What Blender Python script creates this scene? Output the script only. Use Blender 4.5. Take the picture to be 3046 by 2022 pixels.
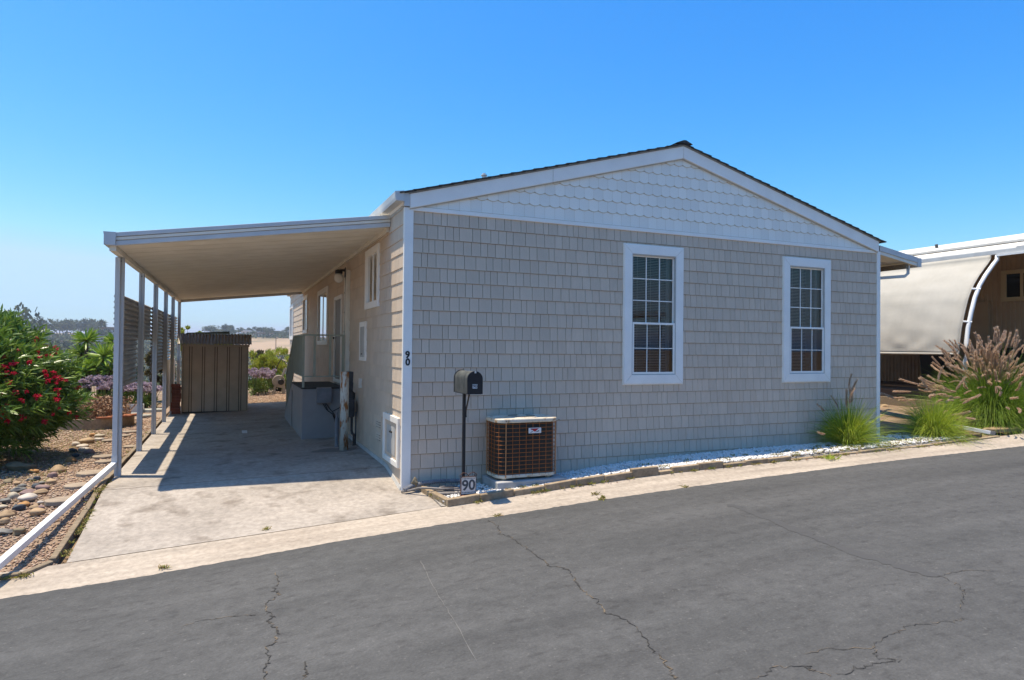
import bpy, bmesh, math, random
import numpy as np
from mathutils import Vector, Matrix
random.seed(7); RNG = np.random.default_rng(11)
for o in list(bpy.data.objects): bpy.data.objects.remove(o)
scn = bpy.context.scene
COL = scn.collection
# ------------------------------------------------------------------ camera
CAM = np.array([-1.949, -7.996, 1.676]); YAW, PITCH, ROLL, FPX = 0.40127, 0.01294, 0.00984, 1969.37
_f = np.array([math.sin(YAW)*math.cos(PITCH), math.cos(YAW)*math.cos(PITCH), math.sin(PITCH)])
_r = np.array([math.cos(YAW), -math.sin(YAW), 0.0]); _u = np.cross(_r, _f)
_r2 = math.cos(ROLL)*_r + math.sin(ROLL)*_u; _u2 = math.cos(ROLL)*_u - math.sin(ROLL)*_r
cd = bpy.data.cameras.new('Camera'); cam = bpy.data.objects.new('Camera', cd); COL.objects.link(cam)
cd.sensor_width = 36.0; cd.lens = FPX*36/3046; cd.clip_start = 0.05; cd.clip_end = 6000
cam.matrix_world = Matrix(((_r2[0], _u2[0], -_f[0], CAM[0]), (_r2[1], _u2[1], -_f[1], CAM[1]), (_r2[2], _u2[2], -_f[2], CAM[2]), (0, 0, 0, 1)))
scn.camera = cam
def ray(px, py): return _f + _r2*(px-1523)/FPX - _u2*(py-1011)/FPX
def at(px, py, Y):                      # the point of a photograph pixel at a known depth y = Y
    v = ray(px, py); return CAM + v*(Y-CAM[1])/v[1]
def atx(px, py, X):
    v = ray(px, py); return CAM + v*(X-CAM[0])/v[0]
# ------------------------------------------------------------------ sky and sun
SUNV = Vector((-0.22, 0.115, 1.0)).normalized()
w = bpy.data.worlds.new('World'); scn.world = w; w.use_nodes = True
nt = w.node_tree; nt.nodes.clear()
sky = nt.nodes.new('ShaderNodeTexSky'); sky.sky_type = 'NISHITA'; sky.sun_disc = False
sky.sun_elevation = math.asin(SUNV.z); sky.sun_rotation = math.atan2(SUNV.x, SUNV.y)
sky.altitude = 100; sky.air_density = 1.0; sky.dust_density = 1.3; sky.ozone_density = 3.0
SKYG = ((2.7, 1.08), (1.36, .435), (.4, .335))       # one response curve per channel, the same over the whole sky
sp_ = nt.nodes.new('ShaderNodeSeparateColor'); hs = nt.nodes.new('ShaderNodeCombineColor'); nt.links.new(sky.outputs[0], sp_.inputs[0])
for i, (g_, k_) in enumerate(SKYG):
    d_ = nt.nodes.new('ShaderNodeMath'); d_.operation = 'MULTIPLY'; d_.inputs[1].default_value = 1/7.0
    p_ = nt.nodes.new('ShaderNodeMath'); p_.operation = 'POWER'; p_.inputs[1].default_value = g_; m_ = nt.nodes.new('ShaderNodeMath'); m_.operation = 'MULTIPLY'; m_.inputs[1].default_value = 7.0*k_
    c_ = nt.nodes.new('ShaderNodeMath'); c_.operation = 'MINIMUM'; c_.inputs[1].default_value = (3.4, 4.3, 9.0)[i]
    nt.links.new(sp_.outputs[i], c_.inputs[0]); nt.links.new(c_.outputs[0], d_.inputs[0]); nt.links.new(d_.outputs[0], p_.inputs[0]); nt.links.new(p_.outputs[0], m_.inputs[0]); nt.links.new(m_.outputs[0], hs.inputs[i])
bg = nt.nodes.new('ShaderNodeBackground'); bg.inputs['Strength'].default_value = 0.15
wo = nt.nodes.new('ShaderNodeOutputWorld')
nt.links.new(hs.outputs[0], bg.inputs[0]); nt.links.new(bg.outputs[0], wo.inputs[0])
sl = bpy.data.lights.new('Sun', 'SUN'); sl.energy = 2.05; sl.angle = math.radians(0.53); sl.color = (1.0, 0.88, 0.71)
so = bpy.data.objects.new('Sun', sl); COL.objects.link(so); so.rotation_euler = (-SUNV).to_track_quat('-Z', 'Y').to_euler(); so.location = (-20, 20, 60)
vs = scn.view_settings; vs.view_transform = 'Standard'; vs.look = 'None'; vs.gamma = 1.0; vs.exposure = 1.82; vs.use_curve_mapping = False
# ------------------------------------------------------------------ materials
def rgb(r, g, b):                       # sRGB 0..255 -> linear
    f = lambda c: c/12.92 if c <= 0.04045 else ((c+0.055)/1.055)**2.4
    return (f(r/255), f(g/255), f(b/255))
MATS = {}
def pm(name, c1, c2=None, scale=6, rough=0.7, bump=0.0, bscale=80, metal=0.0, spec=0.4, stretch=(1, 1, 1), rnd=0.0, isl=0.0, c3=None, s3=40, lo=0.35, hi=0.65, transl=0.0, detail=5, sheen=0):
    m = bpy.data.materials.new(name); m.use_nodes = True; n = m.node_tree.nodes; l = m.node_tree.links
    b = n['Principled BSDF']; out = n['Material Output']
    b.inputs['Roughness'].default_value = rough; b.inputs['Metallic'].default_value = metal; b.inputs['Specular IOR Level'].default_value = spec
    tc = n.new('ShaderNodeTexCoord'); mp = n.new('ShaderNodeMapping'); mp.inputs['Scale'].default_value = stretch
    l.new(tc.outputs['Object'], mp.inputs[0])
    def noise(sc, dt=detail):
        t = n.new('ShaderNodeTexNoise'); t.inputs['Scale'].default_value = sc; t.inputs['Detail'].default_value = dt; l.new(mp.outputs[0], t.inputs['Vector']); return t
    def ramp(src, a, bb):
        r = n.new('ShaderNodeMapRange'); r.inputs[1].default_value = a; r.inputs[2].default_value = bb; l.new(src, r.inputs[0]); return r.outputs[0]
    def mix(fac, A, B, typ='MIX'):
        x = n.new('ShaderNodeMix'); x.data_type = 'RGBA'; x.blend_type = typ
        if isinstance(fac, float): x.inputs[0].default_value = fac
        else: l.new(fac, x.inputs[0])
        for i, s in ((6, A), (7, B)):
            if isinstance(s, tuple): x.inputs[i].default_value = (*s, 1)
            else: l.new(s, x.inputs[i])
        return x.outputs[2]
    col = c1
    if c2: col = mix(ramp(noise(scale).outputs[0], lo, hi), c1, c2)
    if c3: col = mix(ramp(noise(s3).outputs[0], 0.55, 0.72), col, c3)
    if rnd or isl:
        if isl: g = n.new('ShaderNodeNewGeometry'); src = g.outputs['Random Per Island']; k = isl
        else: g = n.new('ShaderNodeObjectInfo'); src = g.outputs['Random']; k = rnd
        h = n.new('ShaderNodeHueSaturation'); mr = n.new('ShaderNodeMapRange'); mr.inputs[3].default_value = 1-k; mr.inputs[4].default_value = 1+k
        l.new(src, mr.inputs[0]); l.new(mr.outputs[0], h.inputs['Value'])
        if isinstance(col, tuple): h.inputs['Color'].default_value = (*col, 1)
        else: l.new(col, h.inputs['Color'])
        col = h.outputs[0]
    if isinstance(col, tuple): b.inputs['Base Color'].default_value = (*col, 1)
    else: l.new(col, b.inputs['Base Color'])
    if bump:
        bn = n.new('ShaderNodeBump'); bn.inputs['Strength'].default_value = bump; bn.inputs['Distance'].default_value = 0.01
        l.new(noise(bscale, 3).outputs[0], bn.inputs['Height']); l.new(bn.outputs[0], b.inputs['Normal'])
    if transl:
        t = n.new('ShaderNodeBsdfTranslucent'); ms = n.new('ShaderNodeMixShader'); ms.inputs[0].default_value = transl
        if isinstance(col, tuple): t.inputs[0].default_value = (*col, 1)
        else: l.new(col, t.inputs[0])
        l.new(b.outputs[0], ms.inputs[1]); l.new(t.outputs[0], ms.inputs[2]); l.new(ms.outputs[0], out.inputs[0])
    MATS[name] = m; return m
def islramp(name, cols, rough=0.75, bump=0.0, bscale=60, spec=0.3, transl=0.0):      # a colour of its own for every loose piece
    m = pm(name, cols[0], rough=rough, bump=bump, bscale=bscale, spec=spec); n = m.node_tree.nodes; l = m.node_tree.links
    g = n.new('ShaderNodeNewGeometry'); r = n.new('ShaderNodeValToRGB'); e = r.color_ramp.elements
    while len(e) < len(cols): e.new(0.5)
    for i, c in enumerate(cols): e[i].position = i/max(1, len(cols)-1); e[i].color = (*c, 1)
    l.new(g.outputs['Random Per Island'], r.inputs[0]); l.new(r.outputs[0], n['Principled BSDF'].inputs['Base Color'])
    if transl:
        t = n.new('ShaderNodeBsdfTranslucent'); ms = n.new('ShaderNodeMixShader'); ms.inputs[0].default_value = transl
        l.new(r.outputs[0], t.inputs[0]); l.new(n['Principled BSDF'].outputs[0], ms.inputs[1]); l.new(t.outputs[0], ms.inputs[2]); l.new(ms.outputs[0], n['Material Output'].inputs[0])
    return m
def glassmat(name, tint, base=0.05):
    m = bpy.data.materials.new(name); m.use_nodes = True; n = m.node_tree.nodes; l = m.node_tree.links; n.clear()
    out = n.new('ShaderNodeOutputMaterial'); tr = n.new('ShaderNodeBsdfTransparent'); tr.inputs[0].default_value = (*tint, 1)
    gl = n.new('ShaderNodeBsdfGlossy'); gl.inputs['Roughness'].default_value = 0.01; fr = n.new('ShaderNodeFresnel'); fr.inputs[0].default_value = 1.6
    ms = n.new('ShaderNodeMixShader'); l.new(fr.outputs[0], ms.inputs[0]); l.new(tr.outputs[0], ms.inputs[1]); l.new(gl.outputs[0], ms.inputs[2]); l.new(ms.outputs[0], out.inputs[0])
    MATS[name] = m; return m
M_SIDE = pm('siding_paint', (0.625, 0.505, 0.385), (0.60, 0.485, 0.37), scale=3, rough=0.75, bump=0.25, bscale=60, stretch=(6, 6, 0.6), rnd=0.055, spec=0.25)
M_SIDEF = pm('siding_paint_field', (0.625, 0.505, 0.385), (0.60, 0.485, 0.37), scale=3, rough=0.75, bump=0.25, bscale=60, stretch=(6, 6, 0.6), isl=0.055, spec=0.25)
M_BUTT = pm('bare_shingle_edge', (0.33, 0.22, 0.13), rough=0.9)
M_JOINT = pm('siding_backing', (0.06, 0.056, 0.054), rough=0.9)
M_SCAL = pm('white_scallop_paint', (0.90, 0.86, 0.76), (0.86, 0.82, 0.73), scale=5, rough=0.7, bump=0.2, bscale=90, rnd=0.05, spec=0.25)
M_SCALE = pm('bare_scallop_edge', (0.62, 0.52, 0.36), rough=0.9)
M_TRIM = pm('white_trim_paint', (0.90, 0.86, 0.78), (0.86, 0.82, 0.75), scale=4, rough=0.55, bump=0.08, bscale=50)
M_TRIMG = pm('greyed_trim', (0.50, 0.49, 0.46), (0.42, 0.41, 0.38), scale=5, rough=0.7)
M_DRIP = pm('drip_edge', (0.28, 0.26, 0.22), rough=0.6)
M_ROOF = pm('asphalt_shingle', (0.035, 0.034, 0.033), (0.07, 0.066, 0.06), scale=30, rough=0.95, bump=0.5, bscale=200)
M_ALU = pm('painted_aluminium', (0.58, 0.58, 0.56), (0.50, 0.50, 0.49), scale=4, rough=0.45, stretch=(1, 1, 0.3), spec=0.5)
M_ALUT = pm('tan_painted_pan', (0.80, 0.74, 0.62), (0.72, 0.66, 0.54), scale=3, rough=0.6)
M_GALV = pm('corrugated_metal', (0.50, 0.48, 0.44), (0.36, 0.33, 0.29), scale=5, rough=0.4, metal=0.35, spec=0.5)
M_CONC = pm('driveway_concrete', (0.38, 0.335, 0.285), (0.32, 0.282, 0.238), scale=1.1, rough=0.9, bump=0.35, bscale=120, c3=(0.21, 0.178, 0.145), s3=3.2, spec=0.2)
M_GUT = pm('gutter_concrete', (0.415, 0.355, 0.285), (0.355, 0.30, 0.24), scale=2, rough=0.9, bump=0.3, bscale=150, stretch=(0.4, 1.5, 1), spec=0.2)
M_GRIME = pm('oil_stained_concrete', (0.26, 0.225, 0.19), (0.20, 0.175, 0.15), scale=5, rough=0.85, bump=0.2, bscale=150)
M_DARK = pm('dark_gap', (0.02, 0.018, 0.016), rough=0.9)
M_BLACK = pm('black_enamel', (0.012, 0.012, 0.014), rough=0.4, spec=0.5)
M_BLACKW = pm('weathered_black', (0.10, 0.105, 0.095), (0.035, 0.037, 0.035), scale=14, rough=0.55, stretch=(1, 1, 0.5))
M_RUST = pm('rusty_wire', (0.42, 0.145, 0.03), (0.28, 0.085, 0.02), scale=40, rough=0.8)
M_COIL = pm('condenser_fins', (0.016, 0.015, 0.013), (0.035, 0.026, 0.02), scale=10, rough=0.6, stretch=(1, 1, 0.15))
M_CREAM = pm('cream_enamel', (0.66, 0.60, 0.48), (0.58, 0.50, 0.37), scale=6, rough=0.5, c3=(0.36, 0.22, 0.11), s3=14)
M_PAD = pm('concrete_pad', (0.42, 0.41, 0.39), (0.33, 0.32, 0.30), scale=6, rough=0.9, bump=0.2)
M_BLOCK = pm('edging_block', (0.33, 0.25, 0.16), (0.25, 0.185, 0.115), scale=9, rough=0.95, bump=0.4, bscale=90, rnd=0.15)
M_WHITEPVC = pm('white_pvc', (0.80, 0.80, 0.79), (0.74, 0.73, 0.71), scale=3, rough=0.35)
M_GREYPVC = pm('grey_conduit', (0.22, 0.22, 0.23), (0.16, 0.16, 0.17), scale=8, rough=0.5)
M_HOSE = pm('grey_hose', (0.20, 0.18, 0.165), (0.15, 0.135, 0.125), scale=10, rough=0.55)
M_BRICK = pm('red_brick', (0.22, 0.075, 0.045), (0.16, 0.05, 0.03), scale=20, rough=0.9, bump=0.3, rnd=0.25)
M_TERRA = pm('terracotta', (0.36, 0.13, 0.055), (0.28, 0.095, 0.04), scale=9, rough=0.85)
M_SHED = pm('shed_metal', (0.56, 0.455, 0.335), (0.49, 0.395, 0.285), scale=4, rough=0.6)
M_SHEDD = pm('shed_seam', (0.09, 0.065, 0.045), rough=0.7)
M_SROOF = pm('shed_roofing', (0.42, 0.38, 0.34), (0.30, 0.27, 0.24), scale=2, rough=0.9)
M_WOOD = pm('grey_timber', (0.26, 0.20, 0.13), (0.17, 0.13, 0.085), scale=8, rough=0.9, stretch=(1, 6, 6), bump=0.3)
M_PORCH = pm('porch_box_paint', (0.34, 0.31, 0.29), (0.30, 0.275, 0.26), scale=4, rough=0.8)
M_RAIL = pm('railing_paint', (0.40, 0.41, 0.32), (0.34, 0.35, 0.27), scale=6, rough=0.6)
M_PIPE = pm('gas_meter_grey', (0.075, 0.078, 0.08), (0.05, 0.05, 0.052), scale=6, rough=0.6)
M_BOLL = pm('rusted_white_paint', (0.66, 0.62, 0.52), (0.60, 0.56, 0.47), scale=5, rough=0.65, c3=(0.34, 0.13, 0.03), s3=16, stretch=(1, 1, .3))
for n_ in M_BOLL.node_tree.nodes:
    if n_.type == 'MAP_RANGE' and abs(n_.inputs[1].default_value-.55) < .001: n_.inputs[1].default_value = .505; n_.inputs[2].default_value = .60
M_BRASS = pm('wall_cover', (0.80, 0.76, 0.66), (0.72, 0.68, 0.58), scale=5, rough=0.6)
M_GLOBE = pm('opal_globe', (0.80, 0.76, 0.66), rough=0.25)
M_GLASS = glassmat('window_glass', (0.72, 0.72, 0.72))
M_BLIND = pm('venetian_blind', (0.62, 0.54, 0.48), rough=0.6)
M_ROOM = pm('dim_room', (0.06, 0.05, 0.045), rough=0.9)  # dimness of the rooms put into a dark base colour
M_INK = pm('black_digits', (0.012, 0.012, 0.013), rough=0.5)
M_SLATE = pm('slate_digits', (0.06, 0.07, 0.08), rough=0.5)
M_TILE = pm('number_tile', (0.70, 0.66, 0.60), rough=0.3)
M_STICK = pm('white_sticker', (0.70, 0.70, 0.68), rough=0.4)
M_RED = pm('red_badge_print', (0.45, 0.03, 0.03), rough=0.4)
M_CLOTH = pm('shade_cloth', (0.50, 0.47, 0.41), (0.46, 0.43, 0.37), scale=2, rough=0.95, bump=0.15, bscale=25, stretch=(1, 0.5, 1), transl=0.12, spec=0.1)
M_NBW = pm('brown_metal_siding', (0.50, 0.36, 0.23), (0.44, 0.31, 0.195), scale=3, rough=0.6)
M_NBT = pm('tan_window_frame', (0.55, 0.43, 0.26), rough=0.6)
M_NBR = pm('weathered_white_metal', (0.72, 0.68, 0.60), (0.60, 0.52, 0.40), scale=3, rough=0.6, lo=0.45, hi=0.8)
M_DECK = pm('brown_decking', (0.13, 0.085, 0.055), (0.10, 0.065, 0.045), scale=5, rough=0.8)
M_BARK = pm('bark', (0.12, 0.085, 0.055), (0.07, 0.05, 0.035), scale=12, rough=0.95, stretch=(3, 3, 0.6))
M_FLAG = pm('flagstone', (0.34, 0.33, 0.27), (0.25, 0.24, 0.20), scale=6, rough=0.9, bump=0.3, rnd=0.15)
M_STEP = pm('stepping_stone', (0.34, 0.27, 0.195), (0.24, 0.19, 0.14), scale=8, rough=0.95, bump=0.3, bscale=40, stretch=(1, 4, 1), rnd=0.1)
M_BEIGE = pm('beige_plastic', (0.42, 0.36, 0.28), (0.36, 0.31, 0.24), scale=4, rough=0.5)
M_GREEN = pm('green_hose', (0.03, 0.20, 0.11), rough=0.4)
M_FARWALL = pm('far_wall', (0.62, 0.58, 0.52), rough=0.9, rnd=0.2)  # pale wall colour of the houses on the far hill
M_TILEROOF = pm('far_roof', (0.30, 0.17, 0.11), rough=0.9, rnd=0.3)
ROCKC = {'tan': (0.42, 0.29, 0.165), 'cream': (0.46, 0.39, 0.28), 'white': (0.60, 0.52, 0.43), 'mauve': (0.30, 0.20, 0.175), 'grey': (0.21, 0.20, 0.175), 'dark blue-grey': (0.07, 0.08, 0.09), 'orange-tan': (0.42, 0.22, 0.08), 'brown': (0.22, 0.14, 0.08), 'olive': (0.25, 0.20, 0.12)}
M_ROCK = {k: pm('rock_'+k.replace(' ', '_'), c, tuple(0.66*q for q in c), scale=7, rough=0.85, bump=0.25, bscale=25, rnd=0.08) for k, c in ROCKC.items()}
M_WPEB = islramp('white_pebble', [(0.72, 0.70, 0.66), (0.62, 0.60, 0.56), (0.78, 0.76, 0.72), (0.55, 0.52, 0.47), (0.74, 0.72, 0.68)], rough=0.8)
M_GRAV = islramp('pea_gravel', [(0.40, 0.27, 0.17), (0.30, 0.19, 0.13), (0.48, 0.38, 0.27), (0.36, 0.22, 0.15), (0.25, 0.18, 0.13), (0.44, 0.31, 0.21)], rough=0.85)
M_OLE = islramp('oleander_leaf', [(0.084, 0.168, 0.026), (0.138, 0.240, 0.034), (0.060, 0.132, 0.024), (0.204, 0.312, 0.042), (0.102, 0.192, 0.029), (0.264, 0.360, 0.072)], rough=0.38, spec=0.5, transl=0.3)
M_FLOW = islramp('crimson_petal', [(0.50, 0.008, 0.035), (0.62, 0.02, 0.07), (0.40, 0.006, 0.025)], rough=0.6, transl=0.3)
M_YUC = islramp('yucca_leaf', [(0.176, 0.297, 0.034), (0.257, 0.378, 0.041), (0.121, 0.216, 0.027), (0.324, 0.419, 0.068)], rough=0.45, spec=0.4, transl=0.25)
M_BAC = islramp('baccharis_leaf', [(0.348, 0.409, 0.043), (0.452, 0.487, 0.065), (0.244, 0.313, 0.043), (0.434, 0.401, 0.072), (0.209, 0.244, 0.043)], rough=0.7, transl=0.3)
M_SHRUB = islramp('shrub_leaf', [(0.126, 0.203, 0.035), (0.196, 0.280, 0.049), (0.084, 0.126, 0.028), (0.238, 0.266, 0.070)], rough=0.6, transl=0.25)
M_OLIVE = islramp('olive_shrub_leaf', [(0.120, 0.102, 0.042), (0.168, 0.138, 0.060), (0.084, 0.072, 0.036), (0.144, 0.144, 0.060)], rough=0.8, transl=0.2)
M_STAT = islramp('statice_flower', [(0.30, 0.22, 0.31), (0.40, 0.31, 0.38), (0.50, 0.42, 0.44), (0.26, 0.19, 0.27), (0.46, 0.37, 0.33)], rough=0.9, transl=0.3)
M_DRY = islramp('dry_twig', [(0.26, 0.14, 0.08), (0.34, 0.22, 0.13), (0.20, 0.10, 0.06), (0.40, 0.29, 0.18)], rough=0.9)
M_GRASS = islramp('fountain_grass_blade', [(0.255, 0.356, 0.027), (0.352, 0.454, 0.034), (0.175, 0.276, 0.027), (0.470, 0.503, 0.054), (0.216, 0.308, 0.027)], rough=0.55, transl=0.35)
M_GRASSD = islramp('dense_grass_blade', [(0.135, 0.252, 0.024), (0.225, 0.342, 0.033), (0.112, 0.198, 0.024), (0.315, 0.396, 0.050)], rough=0.5, transl=0.3)
M_PLUME = islramp('grass_plume', [(0.62, 0.45, 0.31), (0.72, 0.56, 0.41), (0.54, 0.37, 0.26), (0.78, 0.64, 0.49)], rough=0.9, transl=0.5)
M_FAR = islramp('far_foliage', [(0.068, 0.088, 0.041), (0.095, 0.115, 0.054), (0.054, 0.070, 0.038), (0.115, 0.128, 0.061)], rough=0.9)
M_WEED = islramp('weed_leaf', [(0.20, 0.22, 0.04), (0.28, 0.26, 0.07), (0.15, 0.19, 0.03), (0.36, 0.27, 0.12), (0.33, 0.20, 0.09)], rough=0.8, transl=0.3)
# asphalt: dark aggregate with long worn streaks
def asphalt():
    m = pm('asphalt', (0.070, 0.070, 0.0675), (0.083, 0.082, 0.079), scale=0.9, rough=0.88, bump=0.9, bscale=45, stretch=(0.6, 1.2, 1), spec=0.25, lo=0.3, hi=0.7, c3=(0.058, 0.057, 0.055), s3=14)
    n = m.node_tree.nodes; l = m.node_tree.links; b = n['Principled BSDF']
    src = b.inputs['Base Color'].links[0].from_socket
    tc = n.new('ShaderNodeTexCoord'); t = n.new('ShaderNodeTexNoise'); t.inputs['Scale'].default_value = 38; t.inputs['Detail'].default_value = 5; l.new(tc.outputs['Object'], t.inputs[0])
    r = n.new('ShaderNodeMapRange'); r.inputs[1].default_value = 0.63; r.inputs[2].default_value = 0.80; l.new(t.outputs[0], r.inputs[0])
    x = n.new('ShaderNodeMix'); x.data_type = 'RGBA'; l.new(r.outputs[0], x.inputs[0]); l.new(src, x.inputs[6]); x.inputs[7].default_value = (0.145, 0.14, 0.13, 1)
    mp = n.new('ShaderNodeMapping'); mp.inputs['Scale'].default_value = (0.25, 2.2, 1); l.new(tc.outputs['Object'], mp.inputs[0])
    t2 = n.new('ShaderNodeTexNoise'); t2.inputs['Scale'].default_value = 1.4; t2.inputs['Detail'].default_value = 6; l.new(mp.outputs[0], t2.inputs[0])
    r2 = n.new('ShaderNodeMapRange'); r2.inputs[1].default_value = 0.3; r2.inputs[2].default_value = 0.7; r2.inputs[3].default_value = 0.86; r2.inputs[4].default_value = 1.14; l.new(t2.outputs[0], r2.inputs[0])
    h = n.new('ShaderNodeHueSaturation'); l.new(x.outputs[2], h.inputs['Color']); l.new(r2.outputs[0], h.inputs['Value']); l.new(h.outputs[0], b.inputs['Base Color'])
    return m
M_ASPH = asphalt()
def mottle(m, sc, lo, hi, stretch=(1, 1, 1), det=8):      # worn, uneven value on top of a base colour
    n = m.node_tree.nodes; l = m.node_tree.links; b = n['Principled BSDF']; src = b.inputs['Base Color'].links[0].from_socket
    tc = n.new('ShaderNodeTexCoord'); mp = n.new('ShaderNodeMapping'); mp.inputs['Scale'].default_value = stretch; l.new(tc.outputs['Object'], mp.inputs[0])
    t = n.new('ShaderNodeTexNoise'); t.inputs['Scale'].default_value = sc; t.inputs['Detail'].default_value = det; t.inputs['Roughness'].default_value = .65; l.new(mp.outputs[0], t.inputs[0])
    r = n.new('ShaderNodeMapRange'); r.inputs[1].default_value = .28; r.inputs[2].default_value = .72; r.inputs[3].default_value = lo; r.inputs[4].default_value = hi; l.new(t.outputs[0], r.inputs[0])
    h = n.new('ShaderNodeHueSaturation'); l.new(src, h.inputs['Color']); l.new(r.outputs[0], h.inputs['Value']); l.new(h.outputs[0], b.inputs['Base Color'])
mottle(M_CONC, 16, .74, 1.22); mottle(M_CONC, .8, .80, 1.15, (.5, 1.6, 1)); mottle(M_GUT, 18, .76, 1.2); mottle(M_GUT, 2.2, .78, 1.16, (.25, 3.5, 1)); mottle(M_ASPH, 9, .84, 1.16); mottle(M_ASPH, 60, .84, 1.16, det=3); mottle(M_ASPH, 1.1, .88, 1.1, (.16, 1.6, 1))
for m_ in (M_SIDE, M_SIDEF): mottle(m_, 1.1, .95, 1.05); mottle(m_, 40, .95, 1.05, (1, 1, .25))
mottle(M_SCAL, 2.5, .92, 1.05); mottle(M_TRIM, 1.7, .93, 1.04); mottle(M_BLOCK, 30, .75, 1.25); mottle(M_CLOTH, 12, .96, 1.04, (1, 1, .2))
M_CRACK = pm('crack_fill', (0.038, 0.036, 0.032), (0.15, 0.115, 0.075), scale=9, rough=1.0, lo=0.5, hi=0.62)
M_SEAL = pm('old_seal_band', (0.062, 0.061, 0.059), rough=0.85)
M_SOIL = pm('soil', (0.24, 0.165, 0.10), (0.17, 0.115, 0.07), scale=2.5, rough=1.0, bump=0.4, bscale=40, c3=(0.30, 0.22, 0.13), s3=0.6)
M_GBASE = pm('gravel_base', (0.30, 0.215, 0.145), (0.20, 0.14, 0.095), scale=60, rough=1.0, bump=0.8, bscale=70)
M_HILL = pm('dry_hillside', (0.36, 0.25, 0.15), (0.30, 0.21, 0.125), scale=0.02, rough=1.0, c3=(0.13, 0.12, 0.055), s3=0.02)
# ------------------------------------------------------------------ builders
ORG = {}
class MB:
    def __init__(s): s.v = []; s.f = []; s.m = []
    def add(s, vs, fs, mi=0):
        k = len(s.v); s.v += [tuple(map(float, p)) for p in vs]; s.f += [tuple(i+k for i in f) for f in fs]; s.m += [mi]*len(fs); return s
    def hexa(s, p, mi=0): return s.add(p, [(0, 3, 2, 1), (4, 5, 6, 7), (0, 1, 5, 4), (1, 2, 6, 5), (2, 3, 7, 6), (3, 0, 4, 7)], mi)
    def box(s, x0, x1, y0, y1, z0, z1, mi=0):
        return s.hexa([(x0, y0, z0), (x1, y0, z0), (x1, y1, z0), (x0, y1, z0), (x0, y0, z1), (x1, y0, z1), (x1, y1, z1), (x0, y1, z1)], mi)
    def prism(s, poly, ax, a, b, mi=0):      # polygon extruded along an axis; poly holds the two other coordinates in x,y,z order
        n = len(poly)
        def P(t, q): return {'x': (t, q[0], q[1]), 'y': (q[0], t, q[1]), 'z': (q[0], q[1], t)}[ax]
        vs = [P(a, q) for q in poly]+[P(b, q) for q in poly]
        return s.add(vs, [tuple(range(n)), tuple(range(2*n-1, n-1, -1))]+[(i, i+n, (i+1) % n+n, (i+1) % n) for i in range(n)], mi)
    def tube(s, pts, r, n=8, mi=0, caps=True, closed=False, sq=False):
        pts = [Vector(p) for p in pts]; N = len(pts); rs = r if isinstance(r, (list, tuple)) else [r]*N; vs = []; up = Vector((0.03, 0.02, 1))
        for i, p in enumerate(pts):
            a = pts[i-1] if (i > 0 or closed) else p; b = pts[(i+1) % N] if (i < N-1 or closed) else p
            d = (b-a).normalized(); e1 = d.cross(up)
            if e1.length < 0.08: e1 = d.cross(Vector((1, 0, 0)))
            e1.normalize(); e2 = e1.cross(d)
            for k in range(n):
                t = 2*math.pi*(k+(0.5 if sq else 0))/n; vs.append(p+e1*(rs[i]*math.cos(t))+e2*(rs[i]*math.sin(t)))
        fs = [(i*n+k, i*n+(k+1) % n, ((i+1) % N)*n+(k+1) % n, ((i+1) % N)*n+k) for i in range(N if closed else N-1) for k in range(n)]
        if caps and not closed: fs += [tuple(range(n-1, -1, -1)), tuple(range((N-1)*n, N*n))]
        return s.add(vs, fs, mi)
    def lathe(s, prof, c, n=16, mi=0, ax='z'):
        vs = []
        for r, z in prof:
            for k in range(n):
                t = 2*math.pi*k/n; a, b = r*math.cos(t), r*math.sin(t)
                vs.append({'z': (c[0]+a, c[1]+b, c[2]+z), 'y': (c[0]+a, c[1]+z, c[2]+b), 'x': (c[0]+z, c[1]+a, c[2]+b)}[ax])
        N = len(prof); fs = [(i*n+k, i*n+(k+1) % n, (i+1)*n+(k+1) % n, (i+1)*n+k) for i in range(N-1) for k in range(n)]
        fs += [tuple(range(n-1, -1, -1)), tuple(range((N-1)*n, N*n))]
        return s.add(vs, fs, mi)
    def mesh(s, name, mats, org=(0, 0, 0), smooth=False):
        me = bpy.data.meshes.new(name); me.from_pydata([(a-org[0], b-org[1], c-org[2]) for a, b, c in s.v], [], s.f)
        for m in (mats if isinstance(mats, (list, tuple)) else [mats]): me.materials.append(m)
        if any(s.m): me.polygons.foreach_set('material_index', s.m)
        if smooth: me.polygons.foreach_set('use_smooth', [True]*len(me.polygons))
        me.update(); return me
    def build(s, name, mats, parent=None, loc=None, smooth=False, bevel=0, solid=0):
        org = ORG[parent.name] if parent else (loc if loc is not None else (0, 0, 0))
        o = bpy.data.objects.new(name, s.mesh(name, mats, org, smooth)); COL.objects.link(o)
        if parent: o.parent = parent
        else: o.location = org
        ORG[o.name] = tuple(org)
        if solid: q = o.modifiers.new('Solid', 'SOLIDIFY'); q.thickness = solid
        if bevel: q = o.modifiers.new('Bevel', 'BEVEL'); q.width = bevel; q.segments = 2; q.limit_method = 'ANGLE'
        return o
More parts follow.
